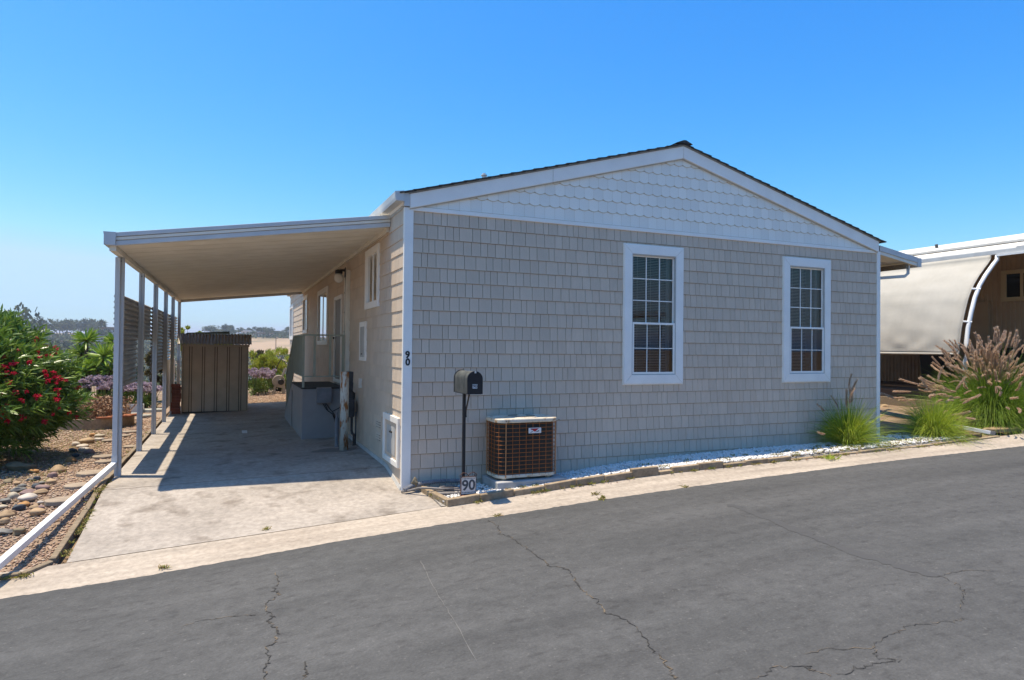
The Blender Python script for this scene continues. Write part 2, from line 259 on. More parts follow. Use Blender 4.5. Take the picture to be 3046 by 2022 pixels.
def npmesh(name, V, Fc, mats, parent=None, loc=(0, 0, 0), smooth=False):   # numpy vertices and equal-sided faces
    org = np.array(ORG[parent.name] if parent else loc); me = bpy.data.meshes.new(name); k = Fc.shape[1]
    me.vertices.add(len(V)); me.vertices.foreach_set('co', (V-org).astype(np.float32).ravel())
    me.loops.add(Fc.size); me.loops.foreach_set('vertex_index', Fc.astype(np.int32).ravel())
    me.polygons.add(len(Fc)); me.polygons.foreach_set('loop_start', np.arange(0, Fc.size, k, dtype=np.int32)); me.polygons.foreach_set('loop_total', np.full(len(Fc), k, dtype=np.int32))
    if smooth: me.polygons.foreach_set('use_smooth', np.ones(len(Fc), dtype=bool))
    me.materials.append(mats); me.update(calc_edges=True); me.validate()
    o = bpy.data.objects.new(name, me); COL.objects.link(o)
    if parent: o.parent = parent
    else: o.location = tuple(loc)
    ORG[o.name] = tuple(org); return o
def tag(o, label=None, cat=None, group=None, kind=None):
    if label: o['label'] = label
    if cat: o['category'] = cat
    if group: o['group'] = group
    if kind: o['kind'] = kind
    return o
def thing(name, label, cat, loc=(0, 0, 0), group=None):
    o = bpy.data.objects.new(name, None); COL.objects.link(o); o.location = loc; o.empty_display_size = 0.2; ORG[o.name] = tuple(loc); return tag(o, label, cat, group)
def place(name, mesh, parent, M):        # another object on shared mesh data, M a world matrix
    o = bpy.data.objects.new(name, mesh); COL.objects.link(o)
    if parent: o.parent = parent; M = Matrix.Translation(-Vector(ORG[parent.name])) @ M
    o.matrix_local = M; return o
def text(name, body, size, mat, parent, M, depth=0.002, off=0.0, shear=0.0):
    cu = bpy.data.curves.new(name, 'FONT'); cu.body = body; cu.size = size; cu.extrude = depth; cu.offset = off; cu.shear = shear; cu.align_x = 'CENTER'; cu.align_y = 'CENTER'; cu.resolution_u = 4
    t = bpy.data.objects.new('tmp', cu); COL.objects.link(t); dg = bpy.context.evaluated_depsgraph_get(); me = bpy.data.meshes.new_from_object(t.evaluated_get(dg))
    bpy.data.objects.remove(t); me.materials.clear(); me.materials.append(mat); return place(name, me, parent, M)
FRONT = Matrix(((1, 0, 0, 0), (0, 0, -1, 0), (0, 1, 0, 0), (0, 0, 0, 1)))   # text plane that faces -y
# ico base for stones
def icob(sub=1):
    bm = bmesh.new(); bmesh.ops.create_icosphere(bm, subdivisions=sub, radius=1.0); bm.verts.ensure_lookup_table()
    V = np.array([v.co[:] for v in bm.verts]); Fc = np.array([[v.index for v in f.verts] for f in bm.faces]); bm.free(); return V, Fc
ICO1, ICO1F = icob(1); ICO3, ICO3F = icob(3)
def stones(name, P, R, mat, flat=0.65, parent=None, loc=(0, 0, 0)):
    N = len(P); a = RNG.uniform(0, 2*np.pi, N); sc = np.stack([R*RNG.uniform(0.75, 1.35, N), R*RNG.uniform(0.7, 1.1, N), R*flat*RNG.uniform(0.7, 1.2, N)], 1)
    V = ICO1[None]*sc[:, None]*RNG.uniform(0.85, 1.12, (N, len(ICO1), 1)); c, s = np.cos(a)[:, None], np.sin(a)[:, None]
    X = V[:, :, 0]*c-V[:, :, 1]*s; Y = V[:, :, 0]*s+V[:, :, 1]*c; V = np.stack([X, Y, V[:, :, 2]], 2)+P[:, None]
    Fc = (ICO1F[None]+(np.arange(N)*len(ICO1))[:, None, None]).reshape(-1, 3); return npmesh(name, V.reshape(-1, 3), Fc, mat, parent, loc)
def unit(A): return A/np.maximum(np.linalg.norm(A, axis=-1, keepdims=True), 1e-9)
def blades(B, D, L, W, droop=0.3, n=3, tip=0.1, mid=1.0, roll=None):   # curved leaf strips: base, direction, length, width
    N = len(B); D = unit(D); L = np.broadcast_to(np.asarray(L, float), (N,)); W = np.broadcast_to(np.asarray(W, float), (N,)); droop = np.broadcast_to(np.asarray(droop, float), (N,))
    S = unit(np.cross(D, unit(RNG.normal(size=(N, 3))) if roll is None else roll)); V = []
    for i in range(n+1):
        t = i/n; c = B+D*(L*t)[:, None]; c = c+np.array([0, 0, -1.0])*(droop*L*t*t)[:, None]
        wd = W*(tip+(1-tip)*(math.sin(math.pi*min(1, 0.18+0.82*t))**0.8 if mid else (1-t)))*0.5
        V += [c-S*wd[:, None], c+S*wd[:, None]]
    V = np.stack(V, 1).reshape(-1, 3); q = np.array([[2*i, 2*i+1, 2*i+3, 2*i+2] for i in range(n)])
    Fc = (q[None]+(np.arange(N)*(2*n+2))[:, None, None]).reshape(-1, 4); return V, Fc
def joinVF(parts):
    V = []; Fs = []; k = 0
    for v, f in parts: V.append(v); Fs.append(f+k); k += len(v)
    return np.concatenate(V), np.concatenate(Fs)
def sph(N): return unit(RNG.normal(size=(N, 3)))
# ------------------------------------------------------------------ the lie of the land
ip = np.interp
def zr(x): return ip(x, [-60, -12, -3.64, -2.69, -1.71, -1, 0, .76, 2, 3.43, 5.38, 7.38, 9.72, 20, 60], [-2.6, -.75, -.385, -.335, -.26, -.20, -.14, -.105, -.03, .03, .10, .155, .20, .45, 1.4])
def zc(x): return ip(x, [-60, -3.6, .3, .8, 2.1, 3.4, 6.1, 8.2, 9.7, 11, 20, 60], [-2.5, -.33, -.10, -.06, .03, .09, .147, .197, .25, .30, .55, 1.5])
def zw(x): return ip(x, [0, 2, 4, 5.25, 7, 8.2, 10, 13, 20, 60], [-.07, .02, .125, .16, .18, .224, .33, .45, .7, 1.6])
def jy(x): return .83-.04*x
def gz(x, y):
    if y > 24:
        return gz(x, 24)*max(0, 1-(y-24)/60) + ip(y, [24, 60, 120, 250, 380, 500, 800, 1100, 1700, 3000], [0, -9, -19, -21, -15, -4.5, 13.5, 12, -10, -40]) + (2.2*math.sin(x/95+1)+1.2*math.sin(x/37))*ip(y, [200, 500, 900], [0, .6, 1])
    if y <= -1.45: return zr(x)
    if x >= 0: return ip(y, [-1.45, -.85, 0, 2.5, 24], [zr(x), zc(x), zw(x), zw(x)+.06*min(1, max(0, (x-8)/1.5)), zw(x)+.12*min(1, max(0, (x-8)/1.5))])
    xc = max(x, -4.2); j = jy(max(x, -3.3)); return ip(y, [-1.45, -.85, 0, j, 12, 24], [zr(x), zc(x), -.07+.035*xc, .08+.03*xc, .11+.03*xc, .0])
def groundhit(px, py):
    v = ray(px, py); t = 8.0
    for _ in range(60): p = CAM+v*t; t += (gz(p[0], p[1])-p[2])/v[2]*0.7
    p = CAM+v*t; return p
def sheet(name, xs, ys, zf, mat, parent=None, xf=None):
    V = np.array([[x, y, zf(x, y)] for y in ys for x in xs]); nx = len(xs); ny = len(ys)
    Fc = np.array([[j*nx+i, j*nx+i+1, (j+1)*nx+i+1, (j+1)*nx+i] for j in range(ny-1) for i in range(nx-1)]); return npmesh(name, V, Fc, mat, parent)
def struct(o): return tag(o, kind='structure')
# one ground sheet from here to the far hills
def gs(x, y):
    z = gz(x, y)
    if y > 24: return z
    if x < -3.25 and y > -1.6: return z-.05
    if -3.35 < x < 8.6 and y < 17.2: return z-.10
    return z-.05
xs = np.concatenate([-np.geomspace(1600, 12, 26), np.arange(-10, 22, .5), np.geomspace(23, 1600, 24)])
ys = np.concatenate([-np.geomspace(600, 12, 12), np.arange(-10, 24.1, .5), np.geomspace(26, 2600, 60)])
struct(sheet('ground', xs, ys, gs, M_SOIL))
gro = bpy.data.objects['ground']; gro.data.materials.append(M_HILL)
gro.data.polygons.foreach_set('material_index', [1 if p.center.y > 60 else 0 for p in gro.data.polygons])
# road, with a ragged asphalt edge
ex = np.concatenate([np.arange(-40, -6, 1.0), np.arange(-6, 14, .04), np.arange(14, 45, 1.0)])
ey = -1.45+np.array([0.004*math.sin(x*2.1)+0.004*math.sin(x*23+1)+RNG.uniform(-.009, .009) for x in ex])
nx = len(ex); yk = np.array([0, .10, .6, 1.4, 2.6, 4.0, 6.0, 8.2]); V = []
for k, d in enumerate(yk):
    for i, x in enumerate(ex): V.append((x, (ey[i] if k == 0 else -1.45)-d, zr(x)+.006+(.0 if k else -.004)+.012*min(d, 4)*(1-d/8.2)))
Fc = np.array([[j*nx+i, (j+1)*nx+i, (j+1)*nx+i+1, j*nx+i+1] for j in range(len(yk)-1) for i in range(nx-1)])
road = struct(npmesh('road', np.array(V), Fc, M_ASPH))
def rz(x, y): d = -1.45-y; return zr(x)+.006+.012*min(max(d, 0), 4)*(1-d/8.2)
def onroad(px, py):
    v = ray(px, py); t = 6.0
    for _ in range(40): p = CAM+v*t; t += (rz(p[0], p[1])-p[2])/v[2]*.8
    return CAM+v*t
# cracks follow the photograph's; each a broken ribbon of dirt lying in the surface
def crack(pix, wid, mat=M_CRACK, jit=.011, sub=9, name='crack', dz=.0035):
    P = [onroad(*q)[:2] for q in pix]; Q = []
    for a, b in zip(P, P[1:]):
        for k in range(sub): Q.append(a+(b-a)*k/sub+RNG.normal(0, jit, 2))
    Q.append(P[-1]); Q = np.array(Q); mb = MB(); vs = []
    T = np.gradient(Q, axis=0); Nn = np.stack([-T[:, 1], T[:, 0]], 1); Nn /= np.linalg.norm(Nn, axis=1)[:, None]
    for i, q in enumerate(Q):
        wv = wid*RNG.uniform(.35, 1.5)*.5*(1 if 0 < i < len(Q)-1 else .2)
        for s in (-1, 1): p = q+Nn[i]*wv*s; vs.append((p[0], p[1], rz(*p)+dz))
    mb.add(vs, [(2*i, 2*i+1, 2*i+3, 2*i+2) for i in range(len(Q)-1)]); return mb.build(name, mat, road)
Z8 = lambda L: [(a/1.5747, 1500+b/1.5747) for a, b in L]
Z9 = lambda L: [(1350+a/1.3927, 1500+b/1.3927) for a, b in L]
crack(Z8([(1285, 320), (1312, 360), (1278, 400), (1305, 420), (1258, 460), (1240, 495), (1285, 525), (1250, 545), (1298, 590), (1296, 640), (1245, 675), (1266, 715), (1240, 770), (1250, 822)]), .008)
crack(Z8([(1425, 745), (1443, 775), (1425, 822)]), .008)
crack(Z9([(135, 65), (185, 90), (190, 125), (230, 130), (275, 165), (325, 200), (400, 255), (475, 272), (500, 315), (530, 355), (590, 400), (640, 452), (730, 485), (770, 530), (825, 600), (875, 650), (900, 705), (920, 727)]), .008)
crack(Z9([(2110, 470), (2060, 490), (1900, 500), (1830, 535), (1750, 575), (1735, 600), (1550, 600), (1450, 620)]), .0048)
crack(Z9([(1250, 727), (1330, 675), (1470, 670), (1480, 690), (1560, 705)]), .0048)
crack(Z9([(1590, 712), (1680, 680), (1760, 655), (1850, 645), (1760, 640), (1745, 600)]), .0048)
crack(Z9([(2240, 275), (2120, 275), (2000, 300)]), .0048)
crack(Z9([(2010, 295), (2100, 340), (2115, 375), (2105, 440)]), .0048)
crack(Z8([(1970, 260), (2030, 390), (2130, 550), (2240, 750)]), .006, pm('light_scratch', (.13, .127, .12), rough=.9), jit=.003)
crack(Z9([(1140, 0), (1240, 35), (1420, 105), (1520, 145), (1600, 180), (1820, 250), (2010, 300)]), .10, M_SEAL, jit=.01, name='seal_band', dz=.002)
crack(Z8([(860, 570), (940, 545), (1100, 525), (1200, 520)]), .006, jit=.006)
# kerb-side gutter pan, apron and carport slab: three pours with open joints
gx = np.concatenate([np.arange(-40, -6, 1.), np.arange(-6, 14, .25), np.arange(14, 45, 1.)])
struct(sheet('gutter_pan', gx, [-1.62, -1.45, -1.3, -1.1, -.862], lambda x, y: gz(x, max(y, -1.45))-(.012 if y < -1.44 else 0)+.012*(1-abs((y+1.1)/.25) if abs(y+1.1) < .25 else 0)*-1, M_GUT))
def slab(name, x0, x1, yf0, yf1, n, mat, dz=0.0):
    V = []; X = np.linspace(x0, x1, 16)
    for k in range(n+1):
        for x in X: y = yf0(x)+(yf1(x)-yf0(x))*k/n; V.append((x, y, gz(min(x, -.001), y)+dz))
    Fc = np.array([[j*16+i, j*16+i+1, (j+1)*16+i+1, (j+1)*16+i] for j in range(n) for i in range(15)]); return struct(npmesh(name, np.array(V), Fc, mat))
slab('driveway_apron', -3.30, .02, lambda x: -.85, lambda x: jy(x)-.006, 10, M_CONC)
struct(sheet('apron_corner', [.018, .12, .32], [-.85, -.6, -.3, -.01], lambda x, y: gz(-.001, y)+.0005, M_CONC))
slab('carport_slab', -3.30, .02, lambda x: jy(x)+.006, lambda x: 12.0, 14, M_CONC)
# oil stains worn into the slab
def blotch(name, cx, cy, rx, ry, mat, dz=.003, n=22, parent=None):
    mb = MB(); vs = [(cx, cy, gz(min(cx, -.001), cy)+dz)]
    for k in range(n): t = 2*math.pi*k/n; s = RNG.uniform(.75, 1.15); x, y = cx+rx*s*math.cos(t), cy+ry*s*math.sin(t); vs.append((x, y, gz(min(x, -.001), y)+dz))
    return mb.add(vs, [(0, 1+k, 1+(k+1) % n) for k in range(n)]).build(name, mat, parent)
SL = bpy.data.objects['carport_slab']
blotch('repair_patch', -.42, 2.55, .36, .22, pm('repair_mortar', (0.19, 0.17, 0.15), rough=.9), parent=SL)
dc = groundhit(735, 1284); z_ = gz(dc[0], dc[1]); MB().box(dc[0]-.09, dc[0]+.0, dc[1]-.2, dc[1]+.2, z_-.01, z_+.006).build('slab_drain_cover', M_ALU, SL)
# rear gravel path beyond the slab and the gravel yard to the left
struct(sheet('rear_path', np.arange(-3.4, .3, .3), np.arange(12.01, 18.3, .4), lambda x, y: gz(min(x, -.01), y)-.01, M_GBASE))
YX = np.arange(-9, -3.29, .25); YX[-1] = -3.38
struct(sheet('gravel_yard', YX, np.concatenate([[-.86], np.arange(-.75, 12.1, .3)]), lambda x, y: gz(x, y)-.02, M_GBASE))
def scatter(n, x0, x1, y0, y1, zoff, pw=1.0):
    X = RNG.uniform(x0, x1, n); Y = y0+(y1-y0)*RNG.uniform(0, 1, n)**pw; return np.array([(x, y, gz(x, y)+zoff) for x, y in zip(X, Y)])
P = scatter(15000, -5.9, -3.40, -.84, 9.5, -.013, 1.7)
o = stones('pea_gravel', P, RNG.uniform(.008, .020, len(P))*(1+.05*np.maximum(P[:, 1], 0)), M_GRAV); tag(o, 'pinkish tan pea gravel covering the side yard left of the driveway', 'gravel', kind='stuff')
P = scatter(2600, -1.9, .0, 12.05, 16.9, -.004)
P[:, 2] = np.array([gz(x_, y)+.0 for x_, y in P[:, :2]])
o = stones('path_gravel', P, RNG.uniform(.010, .024, len(P)), M_GRAV); tag(o, 'sunlit gravel path behind the storage shed', 'gravel', kind='stuff')
# white pebble bed along the front wall
def bedz(x, y): return ip(y, [-.83, -.78, 0], [zc(x)+.035, zc(x)+.05, zw(x)+.01])-ip(x, [.3, .8, 2.2, 3.2], [.015, .035, .035, 0])
struct(sheet('pebble_bed', np.arange(.25, 9.6, .25), [-.83, -.6, -.3, -.02], lambda x, y: bedz(x, y)-.02, pm('bed_base', (0.34, 0.32, 0.29), (0.22, 0.20, 0.18), scale=50, rough=1.0)))
X = RNG.uniform(.30, 9.4, 15500); Y = RNG.uniform(-.80, -.02, 15500); P = np.array([(x, y, bedz(x, y)-.006+abs(RNG.normal(0, .005))) for x, y in zip(X, Y)])
keep = ~((X > 1.02) & (X < 1.96) & (Y > -.58)) & ~((X > 6.2) & (RNG.uniform(0, 1, len(X)) < (X-6.2)/5.5))
P = P[keep]; o = stones('white_pebbles', P, RNG.uniform(.009, .021, len(P)), M_WPEB, .7); tag(o, 'white landscaping pebbles along the front wall', 'pebbles', kind='stuff')
# ------------------------------------------------------------------ the house
e = .178; HL = 17.0; HW = 8.28; PX = 4.13
H = thing('manufactured_house', 'grey shingled manufactured house with white gable and the number 90 on its corner', 'house', (0, 0, 0))
WIN = [(3.145, 4.155), (6.10, 7.112)]; WZ = (1.19, 3.17)
SW = [('y', 1.44, 2.46, 2.26, 3.17), ('y', 6.86, 8.67, 1.72, 3.01), ('y', 11.02, 12.27, 2.05, 3.13), ('y', 15.56, 16.95, 1.91, 3.11), ('y', 4.84, 5.80, .98, 2.68)]
def holed(mb, a0, a1, z0, z1, holes, fn, mi=0):          # wall panel as rectangles around its openings
    As = sorted({a0, a1, *[h[0] for h in holes], *[h[1] for h in holes]}); Zs = sorted({z0, z1, *[h[2] for h in holes], *[h[3] for h in holes]})
    for i in range(len(As)-1):
        for j in range(len(Zs)-1):
            ca, cz = (As[i]+As[i+1])/2, (Zs[j]+Zs[j+1])/2
            if not any(h[0] < ca < h[1] and h[2] < cz < h[3] for h in holes): mb.add([fn(As[i], Zs[j]), fn(As[i+1], Zs[j]), fn(As[i+1], Zs[j+1]), fn(As[i], Zs[j+1])], [(0, 1, 2, 3)], mi)
ins = .07
mb = MB(); holed(mb, 0.0, HW, -.35, 3.42, [(a+ins, b-ins, WZ[0]+ins, WZ[1]-ins) for a, b in WIN], lambda a, z: (a, 0, z))
FW = mb.build('front_wall', M_JOINT, H)
mb = MB(); holed(mb, 0, HL, -.35, 3.5, [(a+ins, b-ins, z0+ins, z1-ins) for _, a, b, z0, z1 in SW], lambda a, z: (0, a, z))
SWO = mb.build('side_wall', M_JOINT, H)
MB().box(HW-.05, HW, .002, HL, -.35, 3.5).build('far_side_wall', M_SIDEF, H)
MB().box(.002, HW-.05, HL-.05, HL, -.35, 3.5).build('rear_wall', M_SIDEF, H)
MB().box(.05, HW-.06, .45, HL-.1, .35, .42).build('floor', M_ROOM, H)
MB().box(.05, HW-.06, 3.2, 3.25, .42, 3.4).build('interior_wall', M_ROOM, H)
MB().box(.01, HW-.06, .01, HL-.1, 3.425, 3.44).build('ceiling', M_ROOM, H)
def shingle(w, h=e+.014, t=.0115):
    g = .0028; a, b = g, w-g; mb = MB()
    mb.add([(a, 0, 0), (b, 0, 0), (b, -t, 0), (a, -t, 0), (b, -t*.97, .006), (a, -t*.97, .006), (b, -.003, h), (a, -.003, h), (b, 0, h), (a, 0, h)],
           [(3, 2, 1, 0), (3, 5, 4, 2), (5, 7, 6, 4), (0, 9, 7, 5, 3), (2, 4, 6, 8, 1), (9, 8, 6, 7)])
    mb.m = [1, 1, 0, 0, 0, 0]; return mb
WIDS = [.078, .095, .11, .125, .14, .155, .178]; SHM = [shingle(wd).mesh('shingle', [M_SIDE, M_BUTT]) for wd in WIDS]
fv = MB(); nsh = 0
for j in range(-1, 19):
    z = j*e; h = e+.014 if j < 18 else .162
    spans = [(.10, 8.205)]
    for a, b in WIN:
        if z+e > WZ[0]+.05 and z < WZ[1]-.05:
            spans = [s for q in spans for s in ([(q[0], a+.05), (b-.05, q[1])] if q[0] < a < q[1] else [q])]
    for s0, s1 in spans:
        x = s0
        while x < s1-.02:
            k = random.choices(range(7), [2, 3, 3, 4, 3, 2, 2])[0]; wd = WIDS[k]
            if x+wd > s1-.04: wd = s1-x; k = None
            jz = random.uniform(-.0012, .0012)
            if k is not None and nsh < 300 and x < 2.02 and -1 < j < 18: place('shingle', SHM[k], FW, Matrix.Translation((x, 0, z+jz))); nsh += 1
            else:
                q = shingle(wd, h); fv.add([(p[0]+x, p[1], p[2]+z+jz) for p in q.v], q.f); fv.m[-6:] = q.m
            x += wd
    for a, b in WIN:                     # cut pieces above and below the casings
        zz0, zz1 = (z, WZ[0]+.03) if z < WZ[0] < z+e else ((WZ[1]-.03, z+h) if z < WZ[1] < z+e else (0, 0)); x = a+.05
        while zz1 > zz0+.02 and x < b-.06:
            wd = min(random.choice(WIDS), b-.05-x); q = shingle(wd, zz1-zz0); fv.add([(p[0]+x, p[1], p[2]+zz0) for p in q.v], q.f); fv.m[-6:] = q.m; x += wd
tag(fv.build('shingle_field', [M_SIDEF, M_BUTT], FW), kind='stuff')
# side wall shingles in wider boards with close joints
fv = MB()
for j in range(-1, 19):
    z = j*e; h = e+.014 if j < 18 else .24; spans = [(.03, HL-.05)]
    for _, a, b, z0, z1 in SW:
        if z+e > z0+.05 and z < z1-.05: spans = [s for q in spans for s in ([(q[0], a+.05), (b-.05, q[1])] if q[0] < a < q[1] else [q])]
    for s0, s1 in spans:
        y = s0
        while y < s1-.02:
            wd = min(random.choice([.10, .14, .17, .21, .26]), s1-y)
            if s1-y-wd < .04: wd = s1-y
            q = shingle(wd, h, .0125); fv.add([(p[1], y+wd-p[0], p[2]+z) for p in q.v], q.f); fv.m[-6:] = [0]*6; y += wd
    for _, a, b, z0, z1 in SW:
        zz0, zz1 = (z, z0+.03) if z < z0 < z+e else ((z1-.03, z+h) if z < z1 < z+e else (0, 0)); y = a+.05
        while zz1 > zz0+.02 and y < b-.06:
            wd = min(random.choice([.14, .17, .21]), b-.05-y); q = shingle(wd, zz1-zz0, .0125); fv.add([(p[1], y+wd-p[0], p[2]+zz0) for p in q.v], q.f); fv.m[-6:] = [0]*6; y += wd
tag(fv.build('side_shingle_field', [M_SIDEF, M_BUTT], SWO), kind='stuff')
MB().box(-.016, .012, .06, HL, 3.40, 3.455).build('frieze_board', M_TRIMG, H)
mb = MB()
ysf = [.0, .3, .55, .83, 2, 5, 9, 12, 17]
for a, b in zip(ysf, ysf[1:]):
    za, zb = gz(-.01, a)-.01, gz(-.01, b)-.01
    mb.hexa([(-.034, a, za), (.0, a, za), (.0, b, zb), (-.034, b, zb), (-.016, a, za+.055), (.0, a, za+.055), (.0, b, zb+.055), (-.016, b, zb+.055)])
mb.build('base_flashing', M_TRIMG, H)
# gable of fish-scale shingles
GB = MB().add([(.1, .002, 3.42), (8.2, .002, 3.42), (PX, .002, 4.55)], [(0, 1, 2)]).build('gable', M_SCALE, H)
def scallop(wd, h=.175, sag=.026, t=.010, n=9):
    mb = MB(); g = .0012; arc = [(g+(wd-2*g)*k/n, sag-sag*math.sin(math.pi*k/n)**.75) for k in range(n+1)]
    N = n+1; vs = [(x, -t, z) for x, z in arc]+[(x, -t*.98, z+.0075) for x, z in arc]+[(g, -.003, h), (wd-g, -.003, h)]+[(x, 0, z) for x, z in arc]
    fs = [(k, k+1, N+k+1, N+k) for k in range(n)]+[tuple(list(range(N, 2*N))+[2*N+1, 2*N])]+[(k+1, k, 2*N+2+k, 2*N+3+k) for k in range(n)]
    mb.add(vs, fs); mb.m = [1]*n+[0]+[1]*n; return mb
SW_ = .150; SCM = scallop(SW_).mesh('scallop', [M_SCAL, M_SCALE]); SCF = scallop(SW_, sag=0.0).mesh('square_scallop', [M_SCAL, M_SCALE])
def rake(x): return 3.385+(4.496-3.385)*(1-abs(x-PX)/(PX-.05))
for r in range(8):
    z = 3.418+.160*r; off = (SW_/2 if r % 2 else 0); x = .1+off
    while x < 8.2-SW_:
        if rake(x+SW_/2) > z+.012: place('scallop', SCF if r == 0 else SCM, GB, Matrix.Translation((x, 0, z+random.uniform(-.001, .001))))
        x += SW_
MB().box(.10, 8.205, -.022, .004, 3.366, 3.418).build('belt_trim', M_TRIM, H, bevel=.004)
# rake boards, drip edge, roof
for s in (-1, 1):
    X = lambda x: x if s < 0 else 2*PX-x
    y0 = -.052
    if s < 0: runs = [(.05, 1.995), (2.0, PX-.002)]
    else: runs = [(.05, PX-.002)]
    for a, b in runs:
        za, zb = rake(a), rake(b)
        MB().prism([(X(a), za), (X(b), zb), (X(b), zb+.178), (X(a), za+.178)], 'y', y0, -.012).build('rake_board', M_TRIM, H, bevel=.003)
    za, zb = rake(.03), rake(PX)
    MB().prism([(X(.03), za+.180), (X(PX), zb+.180), (X(PX), zb+.212), (X(.03), za+.212)], 'y', y0-.012, .02).build('drip_edge', M_DRIP, H)
    MB().prism([(X(.05), rake(.05)-.012), (X(PX), rake(PX)-.012), (X(PX), rake(PX)), (X(.05), rake(.05))], 'y', -.03, -.012).build('rake_shade_strip', M_TRIMG, H)  # grey strip draws the shade line under the rake board
ROOF = MB().prism([(-.06, rake(.03)+.172), (PX, rake(PX)+.185), (2*PX+.06, rake(.03)+.172), (2*PX+.06, rake(.03)+.20), (PX, rake(PX)+.215), (-.06, rake(.03)+.20)], 'y', -.05, HL+.05).build('roof', M_ROOF, H)
mb = MB(); n = 26
for s in (-1, 1):
    for k in range(n):
        a = -.085+(PX+.085)*k/n; b = -.085+(PX+.085)*(k+1.25)/n; b = min(b, PX+.02)
        sl_ = (4.496-3.385)/(PX-.05); za = rake(.03)+.205+(a-.03)*sl_; zb = rake(.03)+.205+(b-.03)*sl_; X = lambda x: x if s < 0 else 2*PX-x
        j = random.uniform(-.006, .006)
        mb.prism([(X(a), za), (X(b), zb-.012), (X(b), zb), (X(a), za+.017)], 'y', -.085+j, HL+.06)
mb.build('shingle_courses', M_ROOF, ROOF)
MB().prism([(PX-.14, 4.705), (PX+.14, 4.705), (PX+.02, 4.752), (PX-.02, 4.752)], 'y', -.09, HL+.06).build('ridge_cap', M_ROOF, ROOF)
vp = at(1440, 524, 3.0); mb = MB().lathe([(.035, -1.0), (.035, .0), (.055, .005), (.055, .022), (.03, .03), (.03, .05)], vp, 14); mb.build('vent_pipe', M_ALU, ROOF)
# corner boards and their digits
CT = MB().box(-.014, .10, -.026, .034, -.10, 3.40).build('corner_board', M_TRIM, H, bevel=.004)
MB().box(8.205, 8.285, -.024, .03, -.10, 3.40).build('corner_board', M_TRIM, H, bevel=.004)
for t, (px, py) in zip('90', ((1212.5, 1055.5), (1213, 1077.5))):
    p = at(px, py, -.03); text('digit', t, .118, M_INK, CT, Matrix.Translation((p[0], -.0275, p[2])) @ FRONT, .003, .0035)
# eave gutter on the carport side
mb = MB(); pr = [(-.135, 3.50), (-.125, 3.465), (-.03, 3.465), (-.03, 3.59), (-.042, 3.59), (-.042, 3.48), (-.118, 3.48), (-.128, 3.572), (-.142, 3.572)]
mb.prism(pr, 'y', -.06, HL); G_ = mb.build('eave_gutter', M_ALU, H)
MB().prism([(-.14, 3.50), (-.125, 3.463), (-.028, 3.463), (-.028, 3.592), (-.144, 3.575)], 'y', -.066, -.058).build('gutter_end_cap', M_ALU, G_)
MB().box(-.024, .046, -.05, -.014, 3.41, 3.575).build('rake_return', M_ALU, H)
MB().prism([(-.03, 3.43), (.0, 3.43), (.0, 3.60), (-.03, 3.585)], 'y', -.012, HL).build('eave_board', M_TRIM, H)
